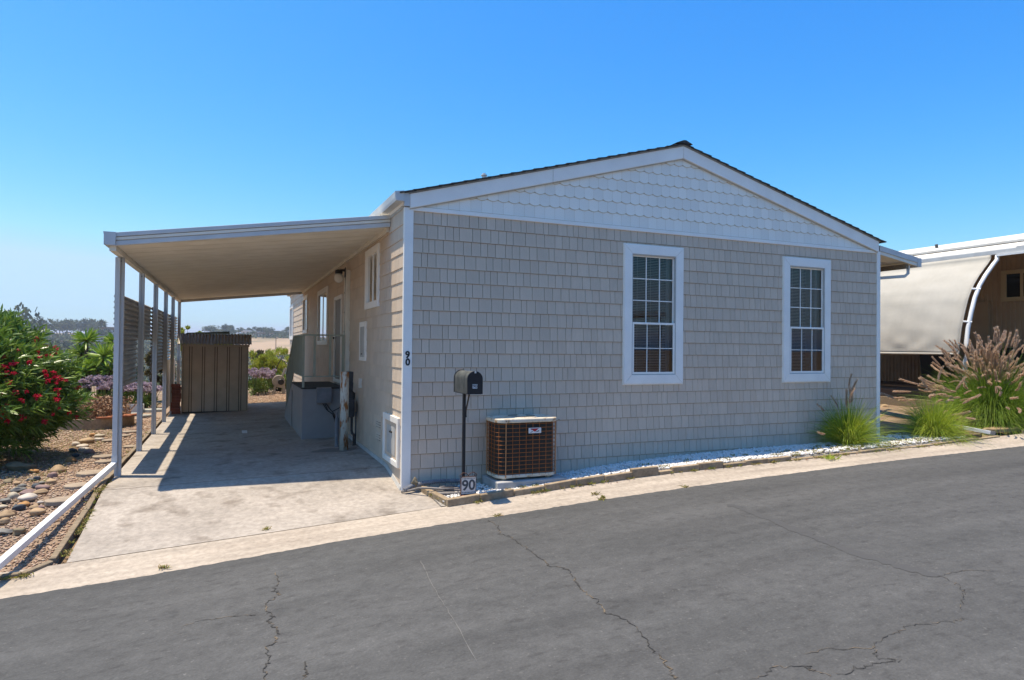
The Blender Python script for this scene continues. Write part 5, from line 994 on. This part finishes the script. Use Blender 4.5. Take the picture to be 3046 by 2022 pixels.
# ------------------------------------------------------------------ right of the house: awning, drain, grasses, stones
AW = thing('side_awning', 'small white metal awning on the right side of the house', 'awning', (8.3, 0, 3.2))
az = lambda x: 3.36-.155*(x-8.285)
AF = MB().hexa([(8.287, .0, az(8.287)), (9.26, .0, az(9.26)), (9.26, .03, az(9.26)), (8.287, .03, az(8.287)), (8.287, .0, az(8.287)+.055), (9.26, .0, az(9.26)+.055), (9.26, .03, az(9.26)+.055), (8.287, .03, az(8.287)+.055)]).build('fascia', M_ALUT, AW)
MB().hexa([(8.287, -.012, az(8.287)+.058), (9.26, -.012, az(9.26)+.058), (9.26, .03, az(9.26)+.058), (8.287, .03, az(8.287)+.058), (8.287, -.012, az(8.287)+.15), (9.26, -.012, az(9.26)+.15), (9.26, .03, az(9.26)+.15), (8.287, .03, az(8.287)+.15)]).build('fascia_cap', M_ALU, AF)
for k in range(9):
    y0 = .03+.42*k; pr = [(y0, .0), (y0+.02, .07), (y0+.06, .0), (y0+.36, .0), (y0+.40, .07), (y0+.418, .0)]
    vs = [(8.287, y, az(8.287)+.03+d) for y, d in pr]+[(9.26, y, az(9.26)+.03+d) for y, d in pr]; n = len(pr); MB().add(vs, [(i, i+1, i+1+n, i+n) for i in range(n-1)]).build('roof_pan', M_ALUT, AW, solid=.003)
MB().box(9.24, 9.33, -.02, 3.9, az(9.26)-.012, az(9.26)+.145).build('gutter', M_ALU, AW, bevel=.004)
MB().box(9.0, 9.06, .04, 3.8, az(9.0)-.09, az(9.0)-.01).build('support_beam', M_WOOD, AW)
MB().tube([(9.10, .07, az(9.1)-.01), (9.10, .07, 3.08), (9.06, .10, 3.03), (8.36, .55, 2.97), (8.33, .57, 2.9), (8.33, .57, .62)], .035, 4, sq=True).build('downspout', M_ALU, AW)
P0 = Vector(at(2614, 1224, .55)); P1 = Vector((10.02, -.78, zc(10.02)+.055)); Pm = P0+(P1-P0)*.36; dirv = (P0-P1).normalized()
DR2 = thing('drain_pipe', 'white drain pipe sloping from the right house corner through the grass to the gutter', 'pipe', (10, -.78, .3))
MB().tube([P0+dirv*.7, P0, Pm], .048, 4, sq=True).build('grey_section', M_GREYPVC, DR2, bevel=.004)
MB().tube([Pm-dirv*.002, P1], .043, 4, sq=True).build('white_section', M_WHITEPVC, DR2, bevel=.004)
MB().tube([P1-dirv*-.02, P1-dirv*.05], .047, 4, sq=True).build('pipe_mouth', M_GREYPVC, DR2)
tb0, tb1 = atx(2610, 1177, 12.05), atx(2838, 1196, 12.05)
LT = MB(); V = []
for z in (-.22, 0):
    for q, dy in ((tb0, 0), (tb1, 0), (tb1, .06), (tb0, .06)): V.append((q[0]+dy*.7, q[1]+dy, q[2]+z))
tag(LT.hexa(V).build('landscape_timber', M_WOOD, loc=tuple(tb1), bevel=.008), 'weathered landscape timber above the rubble pile beside the house', 'timber')
k = 0
RUB = [(2632, 1212, 30, 'tan'), (2646, 1228, 40, 'orange-tan'), (2668, 1236, 26, 'cream'), (2640, 1243, 30, 'tan'), (2692, 1226, 26, 'tan'), (2716, 1232, 32, 'orange-tan'), (2682, 1246, 30, 'brown'), (2660, 1252, 22, 'tan'), (2700, 1252, 24, 'brown'), (2628, 1228, 22, 'tan'), (2736, 1244, 24, 'tan'), (2722, 1252, 18, 'cream')]
for i, (px, py, wpx, colr) in enumerate(RUB):
    p = atx(px, py, 11.75-.012*(py-1210)); r = wpx*np.dot(p-CAM, _f)/FPX*.55
    rock('rubble_stone', tuple(p), r*1.1, r*.9, r*.55, M_ROCK[colr], f'broken {colr} stone in the rubble pile, {ORD[i]} to its top', 'rubble stones under the timber', rot=random.uniform(0, 3), ang=1)
MB_ = MB().hexa([(10.6, .9, .2), (12.06, .3, .2), (12.06, 6, .2), (10.6, 6, .2), (10.6, .9, .35), (12.06, .3, tb1[2]-.20), (12.06, 6, tb0[2]-.16), (10.6, 6, .42)]); o = MB_.build('rubble_bank', M_SOIL); tag(o, kind='structure')
bp_ = [((10.75, .05), .30, .17, 'large flat-topped brown boulder beside the drain pipe'), ((11.15, -.12), .26, .14, 'second brown boulder right of the flat-topped one')]
for (x, y), r, h_, lb in bp_: rock('boulder', (x, y, gz(x, y)+h_*.35), r, r*.8, h_, M_ROCK['brown'], lb, ang=1, cat='boulder')
for i, (x, y, rx, ry, lb) in enumerate(((9.5, -.60, .55, .16, 'long flat brown stone slab beneath the end of the drain pipe'), (10.7, -.55, .55, .16, 'flat tan slab right of the drain pipe mouth'), (11.7, -.45, .6, .2, 'flat slab in front of the largest grass clump'), (11.3, -.85, .6, .10, 'narrow slab along the gutter below the largest grass clump'))):
    ring = [(x+rx*math.cos(t)*random.uniform(.9, 1.05), y+ry*math.sin(t)*random.uniform(.85, 1.1)) for t in np.linspace(.2, 2*math.pi+.2, 11)[:-1]]; z = gz(x, y); tag(MB().prism(ring, 'z', z-.03, z+.045).build('stone_slab', M_ROCK['brown'] if i == 0 else M_ROCK['tan'], loc=(x, y, z-.03), bevel=.012), lb, 'stone slab', 'flat slabs by the gutter')
PLM = []
for q in range(6):                        # plume variants: spindles of fine bristles
    n = 300; t = RNG.uniform(0, 1, n); bend = .45*RNG.uniform(.3, 1); ln = .21; r = .009*np.sin(np.pi*np.clip(t*.92+.05, 0, 1))**.6; a = RNG.uniform(0, 6.28, n)
    B = np.stack([r*.4*np.cos(a)+bend*t*t*ln, r*.4*np.sin(a), t*ln], 1); D = np.stack([np.cos(a)*.38, np.sin(a)*.38, np.ones(n)], 1)
    t_ = npmesh('plume', *blades(B, D, .030+.016*RNG.uniform(0, 1, n), .0060, .0, 1, .3, 0), M_PLUME); PLM.append(t_.data); bpy.data.objects.remove(t_)
def fountain(x, y, nb, Lb, spread, npl, Lp, label, mat, width=.006, psc=1.0, lean=(0, 0), rbase=.10, droop=.55, pl_dirs=None):
    z0 = gz(x, y) if not (.3 < x < 9.5 and -.85 < y < 0) else bedz(x, y); T = thing('fountain_grass', label, 'grass clump', (x, y, z0), 'fountain grass clumps')
    a = RNG.uniform(0, 6.28, nb); q = np.abs(RNG.normal(0, spread, nb)); D = np.stack([np.cos(a)*np.sin(q)+lean[0]*.5, np.sin(a)*np.sin(q)+lean[1]*.5, np.cos(q)], 1)
    B = np.stack([x+rbase*np.cos(a)*RNG.uniform(0, 1, nb), y+rbase*np.sin(a)*RNG.uniform(0, 1, nb), np.full(nb, z0-.01)], 1)
    o = npmesh('blades', *blades(B, D, Lb*RNG.uniform(.45, 1.1, nb), width*RNG.uniform(.7, 1.3, nb), droop*RNG.uniform(.4, 1.5, nb), 5, .15, 0), mat, T); tag(o, kind='stuff')
    mb = MB()
    for k in range(npl):
        a_ = random.uniform(0, 6.28); q_ = abs(random.gauss(0, spread*.85)); d = np.array([math.cos(a_)*math.sin(q_)+lean[0], math.sin(a_)*math.sin(q_)+lean[1], math.cos(q_)]); d /= np.linalg.norm(d); L_ = Lp*random.uniform(.72, 1.08); dr_ = .30*random.uniform(.3, 1.6)
        pt = lambda t: np.array([x, y, z0])+d*L_*t+np.array([0, 0, -dr_*L_*t*t]); mb.tube([tuple(pt(t)) for t in (0, .4, .75, 1)], .0016, 3)
        tg = Vector(pt(1)-pt(.9)).normalized(); M = Matrix.Translation(pt(.99)) @ tg.to_track_quat('Z', 'Y').to_matrix().to_4x4() @ Matrix.Rotation(random.uniform(0, 6), 4, 'Z') @ Matrix.Scale(psc*random.uniform(.8, 1.25), 4); place('plume', random.choice(PLM), T, M)
    mb.build('stalks', mat, T); return T
fountain(7.15, -.34, 3400, 1.10, .50, 13, 1.0, 'fountain grass clump growing against the front wall of the house', M_GRASS, rbase=.12, droop=.6)
fountain(9.05, -.42, 3800, 1.12, .64, 9, 1.05, 'low bright green fountain grass clump over the drain pipe', M_GRASS, droop=.72, rbase=.14)
fountain(11.35, .0, 10500, 1.75, .70, 290, 1.68, 'largest fountain grass clump with many pink plumes at the right edge', M_GRASSD, width=.008, psc=1.15, rbase=.32, droop=.68, lean=(-.10, -.05))
# ------------------------------------------------------------------ weeds
def weeds(name, label, pts, n, h, sp, mat=M_WEED):
    i = RNG.integers(0, len(pts), n*len(pts)); P = np.array(pts)[i]; N = len(P); off = RNG.normal(0, sp, (N, 2)); B = np.stack([P[:, 0]+off[:, 0], P[:, 1]+off[:, 1], P[:, 2]], 1)
    D = np.stack([RNG.normal(0, .7, N), RNG.normal(0, .7, N), np.ones(N)], 1); o = npmesh(name, *blades(B, D, h*RNG.uniform(.4, 1.3, N), .009, .4, 3, .2), mat); return tag(o, label, 'weeds', kind='stuff')
pp = []
for _ in range(70):
    x = RNG.uniform(3.2, 9.3)**1.0; y = RNG.uniform(-.84, -.35); pp.append((x, y, bedz(x, y)-.005))
for _ in range(60): x = RNG.uniform(6.0, 9.4); y = RNG.uniform(-.84, -.3); pp.append((x, y, bedz(x, y)-.005))
for x, y in ((.42, -.70), (.62, -.78), (.30, -.60), (1.15, -.62), (1.35, -.66), (1.5, -.64), (2.0, -.7), (.26, -.45), (.9, -.8)): pp.append((x, y, bedz(max(.3, x), y)))
weeds('bed_weeds', 'small weeds and dry grass sprouting through the white pebbles', pp, 26, .055, .022)
pp = []
for _ in range(60): x = RNG.uniform(.4, 9.5); pp.append((x, -.915, zc(x)))
for _ in range(46): y = RNG.uniform(-.8, 1.6); pp.append((-3.335, y, gz(-3.33, y)-.005))
for _ in range(24): x = RNG.uniform(-4.6, -3.5); pp.append((x, -1.03, gz(x, -1.03)))
for _ in range(22): y = RNG.uniform(1.6, 8); pp.append((-3.40, y, gz(-3.4, y)))
for px, py in ((790, 1575), (487, 1690), (1480, 1535), (2040, 1450), (1795, 1480), (1770, 1470), (2950, 1285), (1790, 1487), (2990, 1290)):
    p = groundhit(px, py); pp += [tuple(p)]*2
weeds('edge_weeds', 'weeds along the edging and in the gutter joints', pp, 16, .06, .018)
pp = [tuple(groundhit(px, py)) for px, py in [(2850, 1290), (2870, 1300), (2990, 1275), (2470, 1365), (2760, 1310), (2700, 1318), (2620, 1325), (2800, 1305), (2900, 1280)]]
weeds('verge_grass', 'short green grass tufts on the verge below the grass clumps', pp, 60, .13, .05, M_GRASS)
N = 900; X = RNG.uniform(.35, 9.5, N); Y = RNG.uniform(-1.0, -.3, N); B = np.array([(x, y, (bedz(x, y) if y > -.83 else gz(x, y))+.004) for x, y in zip(X, Y)])[RNG.uniform(0, 1, N) < .35]
o = npmesh('leaf_litter', *blades(B, np.stack([RNG.normal(size=len(B)), RNG.normal(size=len(B)), .1*np.ones(len(B))], 1), .03, .014, .0, 2, .2), M_DRY); tag(o, 'dry brown leaf litter on the pebbles and gutter', 'leaf litter', kind='stuff')
# ------------------------------------------------------------------ neighbour's house
NB = thing('neighbour_house', 'brown metal-sided house next door on the right', 'house', (16, 3, .6))
mb = MB(); n = 0; y = -4.0; vs = []
while y < 16: vs += [(16.0, y), (16.0, y+.055), (16.018, y+.065), (16.018, y+.10)]; y += .11
V = []; HO_ = (2.6, 2.0, 2.98, 3.78)
for x, y in vs: V += [(x, y, .2), (x, y, 4.2)]
NW = MB().add(V, [(2*i+2, 2*i, 2*i+1, 2*i+3) for i in range(len(vs)-1)]).build('side_wall', M_NBW, NB)
MB().box(16.1, 24, -4, 16, .2, 4.2).build('body', M_NBW, NB); MB().prism([(15.4, 4.22), (20, 5.2), (24.6, 4.22), (24.6, 4.3), (20, 5.3), (15.4, 4.3)], 'y', -4.3, 16.3).build('roof', M_NBR, NB)
def nwin(y0, y1, z0, z1):
    W = MB().box(15.94, 15.995, y0-.12, y1+.12, z1, z1+.10).box(15.94, 15.995, y0-.12, y1+.12, z0-.10, z0).box(15.94, 15.995, y0-.12, y0, z0, z1).box(15.94, 15.995, y1, y1+.12, z0, z1).build('window', M_NBT, NB); c = (y0+y1)/2
    MB().box(15.955, 15.99, c-.035, c+.035, z0, z1).build('mullion', M_NBT, W)
    for a, b in ((y0, c-.035), (c+.035, y1)): MB().box(15.97, 15.98, a, b, z0, z1).build('pane', pm('dark_pane', (.01, .012, .013), rough=.08, spec=.6) if 'dark_pane' not in MATS else MATS['dark_pane'], W)
nwin(1.75, 2.45, 3.08, 3.66)
MB().box(15.9, 15.99, 2.85, 3.75, .8, 3.0).build('door', M_NBW, NB)
MB().box(12.35, 16, -2, 15, .45, .82).build('patio_deck', M_DECK, NB); 
CV = thing('patio_awning', 'long white patio awning with curved shade cloth next door', 'awning', (13.2, 1, .6))
MB().box(13.16, 13.26, -2.5, 14, 3.80, 3.90).build('gutter', M_ALU, CV, bevel=.01); MB().box(13.15, 13.27, .35, .62, 3.785, 3.925).build('gutter_joint', M_ALU, CV); MB().box(13.12, 13.18, -2.5, 1.0, 3.755, 3.795).build('hanger_tube', M_WHITEPVC, CV)
MB().hexa([(13.22, -2.5, 3.905), (13.45, -2.5, 4.03), (13.45, 14, 4.03), (13.22, 14, 3.905), (13.22, -2.5, 3.92), (13.45, -2.5, 4.045), (13.45, 14, 4.045), (13.22, 14, 3.92)]).build('roof_edge', M_NBR, CV)
MB().box(13.47, 13.50, -2.5, 14, 3.99, 4.055).build('roof_lip', M_DARK, CV); MB().hexa([(13.5, -2.5, 4.07), (16.2, -2.5, 4.42), (16.2, 14, 4.42), (13.5, 14, 4.07), (13.5, -2.5, 4.12), (16.2, -2.5, 4.47), (16.2, 14, 4.47), (13.5, 14, 4.12)]).build('roof_panel', M_NBR, CV)
PP = [(13.17, 3.78), (13.15, 3.68), (13.02, 3.57), (12.77, 3.33), (12.57, 3.10), (12.42, 2.84), (12.30, 2.52), (12.20, 2.20), (12.14, 1.88), (12.11, 1.5), (12.10, .6)]
PO_ = MB().tube([(x, 1.0, z) for x, z in PP], .042, 10).build('curved_post', M_WHITEPVC, CV, smooth=True)
for zc2, xc2 in ((3.02, 12.50), (2.32, 12.22)): MB().tube([(xc2+.03, .95, zc2), (xc2-.06, 1.08, zc2+.015)], .022, 8).build('clip', M_WHITEPVC, CV)
CB = MB(); zs = np.linspace(3.80, 1.66, 34); pz_ = [p[1] for p in PP][::-1]; px_ = [p[0] for p in PP][::-1]; vs = []; ysn = np.concatenate([np.linspace(1.10, 6, 60), np.linspace(6.2, 12, 20)])
for i, z in enumerate(zs):
    for y in ysn:
        t = (3.8-z)/2.14; xx = ip(z, pz_, px_)-.06+.04*(1-t)*0; wob = .004*math.sin(y*4.2+z*1.5)+.004*math.sin(y*13+z*2)+.003*math.sin(z*14-y*5)+.010*math.exp(-((t-.96)/.04)**2)*math.sin(y*7)+.016*math.exp(-((z-2.40)/.018)**2)+(.012*math.sin(y*11)*math.exp(-((t-.9)/.05)**2))
        vs.append((xx-wob*1.3, y, z+(.03*math.exp(-(y-1.1)*2) if False else 0)))
ny = len(ysn); CB.add(vs, [(i*ny+j, i*ny+j+1, (i+1)*ny+j+1, (i+1)*ny+j) for i in range(len(zs)-1) for j in range(ny-1)])
SC = CB.build('shade_cloth', M_CLOTH, CV, smooth=True, solid=.004)
MB().tube([(12.04, 1.1, 1.655), (12.04, 12, 1.655)], .022, 8).build('hem_bar', M_CLOTH, CV)
MB().tube([(ip(z, pz_, px_)-.062, 1.10, z) for z in np.linspace(3.8, 1.66, 24)], .012, 6).build('edge_hem', M_CLOTH, CV)
vp = at(2788, 740, 6.0); tag(MB().tube([(vp[0], 6, vp[2]-.6), (vp[0], 6, vp[2]-.02)], .07, 10).tube([(vp[0], 6, vp[2]-.02), (vp[0]-.05, 6, vp[2]+.14)], .045, 10).build('roof_vent', M_PIPE, loc=(vp[0], 6, vp[2]-.6)), 'dark roof vent pipe on the neighbouring roof', 'vent pipe')
for x, y, lb in ((15.6, 3.95, 'dark wheeled bin under the shade cloth next door'), (15.5, 2.2, 'dark cabinet under the neighbouring awning')):
    T = thing('storage_bin', lb, 'bin', (x, y, .82)); MB().hexa([(x-.25, y-.28, .83), (x+.25, y-.28, .83), (x+.25, y+.28, .83), (x-.25, y+.28, .83), (x-.30, y-.33, 1.75), (x+.30, y-.33, 1.75), (x+.30, y+.33, 1.75), (x-.30, y+.33, 1.75)]).build('bin_body', M_BLACK, T, bevel=.02); MB().box(x-.32, x+.32, y-.35, y+.35, 1.755, 1.81).build('lid', M_BLACK, T, bevel=.015)
# ------------------------------------------------------------------ house across the road, seen only in the window glass
OH = thing('opposite_house', 'low brown house with a white carport across the road', 'house', (3, -16, 0))
MB().box(-8, 13, -24, -17.5, -.6, 3.1).build('wall', pm('opposite_wall', (.16, .155, .15), (.12, .117, .115), scale=3, rough=.9), OH)
MB().prism([(-25, 3.12), (-17, 3.12), (-21, 4.8)], 'x', -8.5, 13.5).build('roof', M_ROOF, OH)
MB().box(8.2, 13.8, -17.4, -13.6, 3.0, 3.18).build('carport_roof', M_TRIM, OH)
for x in (8.4, 13.6): MB().box(x-.05, x+.05, -13.8, -13.7, -.4, 3.0).build('carport_post', M_TRIM, OH)
for a, b in ((-3, -1.4), (2, 3.6), (6, 7.4)):
    W = MB().box(a-.1, b+.1, -17.5, -17.44, 1.1, 2.5).build('window', M_TRIM, OH); MB().box(a, b, -17.45, -17.43, 1.2, 2.4).build('pane', MATS['dark_pane'], W)
# ------------------------------------------------------------------ far hillside: trees, palms, houses
def crown(n, lumps, rx, rz, base=.0):
    C = []; 
    for k in range(lumps): a = random.uniform(0, 6.28); r = math.sqrt(random.random())*.66*rx; zz_ = base+rz*random.uniform(.25, 1.0)*(1-.3*(r/rx)**2); C.append((r*math.cos(a), r*math.sin(a), zz_, random.uniform(.22, .36)*rx))
    C = np.array(C); i = RNG.integers(0, lumps, n); d = sph(n); P = C[i, :3]+d*(C[i, 3]*RNG.uniform(.5, 1.05, n))[:, None]; return blades(P, d+RNG.normal(0, .5, (n, 3)), .20*rx*RNG.uniform(.5, 1.2, n), .12*rx, .1, 1, .7)
CRM = []
for lum, rx, rz, base in ((14, .5, .62, .28), (20, .55, .72, .20), (10, .30, .75, .20), (18, .75, .55, .34)):
    t_ = npmesh('crown', *crown(900, lum, rx, rz, base), M_FAR); CRM.append(t_.data); bpy.data.objects.remove(t_)
TRK = MB().tube([(0, 0, -.05), (.02, 0, .3), (0, .01, .62)], [.035, .025, .012], 6).tube([(.01, 0, .25), (.18, .05, .55)], [.018, .008], 5).tube([(.01, 0, .28), (-.16, -.04, .58)], [.018, .008], 5).mesh('trunk', M_BARK)
def fartree(px, pyb, pyt, Y, kind, label, wide=1.0):
    p = at(px, pyb, Y); z0 = gz(p[0], Y); ztop = at(px, pyt, Y)[2]; h = max(ztop-z0, 2.0)
    T = thing('hill_tree', label, 'tree', (p[0], Y, z0), 'trees on the far hillside'); a = random.uniform(0, 6.28); S = Matrix.Translation((p[0], Y, z0)) @ Matrix.Rotation(a, 4, 'Z') @ Matrix.Diagonal((h*wide, h*wide, h*.95, 1))
    place('crown', CRM[kind], T, S); place('trunk', TRK, T, S); return T
FT = [(58, 1000, 913, 420, 1, 'lone dark pine standing highest on the far hill at the left', .55), (125, 1000, 946, 640, 1, 'broad round tree on the skyline above the oleander', 1.15), (178, 1002, 952, 760, 1, 'leftmost tree of the skyline grove', 1.0), (198, 1003, 950, 770, 3, 'second tree of the skyline grove', .9), (218, 1003, 953, 760, 1, 'third tree of the skyline grove', .9), (240, 1003, 950, 765, 1, 'fourth tree of the skyline grove', .95), (262, 1003, 949, 770, 3, 'fifth tree of the skyline grove', .9), (277, 1004, 958, 760, 1, 'rightmost tree of the skyline grove', .9)]
for q in FT: fartree(*q)
for i in range(9): fartree(292+i*6, 1012+random.uniform(-3, 8), 985+random.uniform(-12, 12), random.uniform(520, 740), random.choice([0, 1, 2]), f'small hillside tree right of the skyline grove, {ORD[i]} to it', .9)
for i in range(12): fartree(150+i*15+random.uniform(-5, 5), 1040+random.uniform(-8, 22), 1010+random.uniform(-8, 18), random.uniform(380, 520), random.choice([0, 1, 3]), f'scrubby tree on the slope between oleander and first post, {ORD[i]} to the oleander', 1.2)
LB = ['leftmost', 'second', 'third', 'fourth', 'fifth', 'sixth', 'seventh', 'eighth', 'ninth', 'tenth', 'eleventh', 'twelfth', 'thirteenth', 'fourteenth', 'fifteenth', 'sixteenth', 'seventeenth', 'eighteenth', 'nineteenth', 'twentieth', 'twenty-first', 'rightmost']
RT = [(628, 968, 1), (640, 975, 0), (652, 976, 0), (664, 978, 1), (676, 980, 0), (688, 982, 1), (700, 979, 0), (711, 972, 2), (722, 978, 1), (734, 976, 0), (745, 973, 2), (752, 985, 1), (762, 970, 2), (775, 973, 1), (786, 975, 0), (797, 973, 1), (808, 982, 3), (818, 984, 3), (828, 984, 3), (838, 984, 1), (851, 970, 2), (860, 972, 2)]
for i, (px, pt, kd) in enumerate(RT): fartree(px, 1000, pt, 800+random.uniform(-40, 40), kd, f'{LB[i]} green tree along the far ridge above the shed', 2.0)
RB = [(630, 985, 0), (660, 988, 1), (690, 990, 1), (715, 990, 0), (740, 992, 1), (757, 986, 1), (770, 988, 0), (792, 988, 3), (812, 988, 3), (830, 987, 3), (846, 988, 3)]
for i, (px, pt, kd) in enumerate(RB): fartree(px, 1006, pt, 735+random.uniform(-15, 15), kd, f'{LB[i]} hedge tree below the far ridge line', 3.0)
def palm(px, pyt, Y, label, skirt=0):
    p = at(px, pyt, Y); z0 = gz(p[0], Y); zt = p[2]; T = thing('fan_palm', label, 'palm', (p[0], Y, z0), 'fan palms on the skyline'); h = zt-z0; r = 5.5*Y/1000+1.2
    MB().tube([(p[0], Y, z0-.5), (p[0]+.2, Y, z0+h*.5), (p[0], Y, zt-r*.6)], [.5, .4, .35], 6).build('trunk', M_BARK, T); n = 160; d = sph(n); c = np.array([p[0], Y, zt-r*.6]); parts = [blades(np.repeat(c[None], n, 0), d, r*RNG.uniform(.7, 1, n), r*.16, .2, 2, .3)]
    if skirt: n = 120; d = sph(n)*np.array([.25, .25, .1])+np.array([0, 0, -1.]); parts.append(blades(np.repeat((c+np.array([0, 0, -.2*r]))[None], n, 0), d, r*RNG.uniform(.8, 1.6, n), r*.2, 0, 2, .4))
    npmesh('fronds', *joinVF(parts), M_FAR, T)
palm(304, 950, 640, 'single tall fan palm on the skyline left of the first carport post')
palm(670, 964, 760, 'fan palm with a thick skirt above the shed roof, leftmost of three', 1); palm(679.5, 968, 790, 'middle of the three fan palms above the shed'); palm(687.5, 967, 790, 'rightmost of the three fan palms above the shed')
def farhouse(px, py, Y, w_, h_, label, flat=0):
    p = at(px, py, Y); z0 = min(gz(p[0], Y), p[2]-1); T = thing('hill_house', label, 'house', (p[0], Y, z0), 'houses on the far hill'); x = p[0]; zt = p[2]
    MB().box(x-w_/2, x+w_/2, Y, Y+8, z0, zt).build('wall', M_FARWALL, T)
    MB().prism([(x-w_/2-.6, zt), (x+w_/2+.6, zt), (x+w_*.3, zt+h_), (x-w_*.3, zt+h_)], 'y', Y-.6, Y+8.6).build('roof', M_TILEROOF if not flat else M_FARWALL, T)
    for k in (-.3, .05, .32): MB().box(x+w_*k-.7, x+w_*k+.7, Y-.06, Y+.1, zt-2.0, zt-.7).build('window', MATS['dark_pane'], T)
farhouse(735, 986, 770, 11, 1.8, 'white house among the trees on the far ridge', 1); farhouse(782, 993, 715, 18, 1.6, 'low pale house above the dry field'); farhouse(815, 994, 722, 10, 1.4, 'small house at the right end of the dry field')
farhouse(318, 980, 640, 16, 2.2, 'tan house beside the lone palm on the left skyline'); farhouse(200, 1018, 480, 9, 1.5, 'small red-roofed house on the slope behind the oleander'); farhouse(300, 1003, 560, 12, 1.2, 'pale wall among the trees left of the first post', 1)
up_ = at(821, 1003, 420); T = thing('utility_pole', 'thin utility pole standing in the dry field', 'pole', (up_[0], 420, gz(up_[0], 420))); MB().tube([(up_[0], 420, gz(up_[0], 420)-1), (up_[0], 420, up_[2])], .22, 6).build('shaft', M_BARK, T); MB().box(up_[0]-1.3, up_[0]+1.3, 419.9, 420.1, up_[2]-.7, up_[2]-.4).build('crossarm', M_BARK, T)
# scrub covering the near slope
N = 9000; Y = 30+690*RNG.uniform(0, 1, N)**1.2; PXs = np.where(RNG.uniform(0, 1, N) < .5, RNG.uniform(-60, 480, N), RNG.uniform(520, 960, N))
X = np.array([CAM[0]+(y-CAM[1])*(ray(p, 1000)[0]/ray(p, 1000)[1]) for p, y in zip(PXs, Y)])
kp = ~((PXs > 700) & (Y > 470) & (Y < 690)); X, Y = X[kp], Y[kp]; N = len(X); B = np.array([(x, y, gz(x, y)) for x, y in zip(X, Y)]); s_ = RNG.uniform(.6, 1.6, N)*(1+Y/320)
V = []; idx = np.repeat(np.arange(N), 11); d = sph(len(idx)); d[:, 2] = abs(d[:, 2]); P = B[idx]+d*(s_[idx]*RNG.uniform(.4, 1, len(idx)))[:, None]
o = npmesh('hillside_scrub', *blades(P, d+RNG.normal(0, .4, (len(idx), 3)), s_[idx]*.55, s_[idx]*.35, .1, 1, .6), M_FAR); tag(o, 'dry scrub covering the slope below the property', 'scrub', kind='stuff')

# ------------------------------------------------------------------ the air between here and the hills
hz_m = bpy.data.materials.new('haze_air'); hz_m.use_nodes = True; n_ = hz_m.node_tree.nodes; n_.remove(n_['Principled BSDF']); pv = n_.new('ShaderNodeVolumePrincipled')
pv.inputs['Color'].default_value = (.86, .92, 1.0, 1); pv.inputs['Density'].default_value = .0003; pv.inputs['Anisotropy'].default_value = .3
hz_m.node_tree.links.new(pv.outputs[0], n_['Material Output'].inputs['Volume'])
tag(MB().box(-1700, 1700, -700, 2700, -75, 60).build('haze', hz_m), 'thin blue haze over the valley', 'haze', kind='stuff')
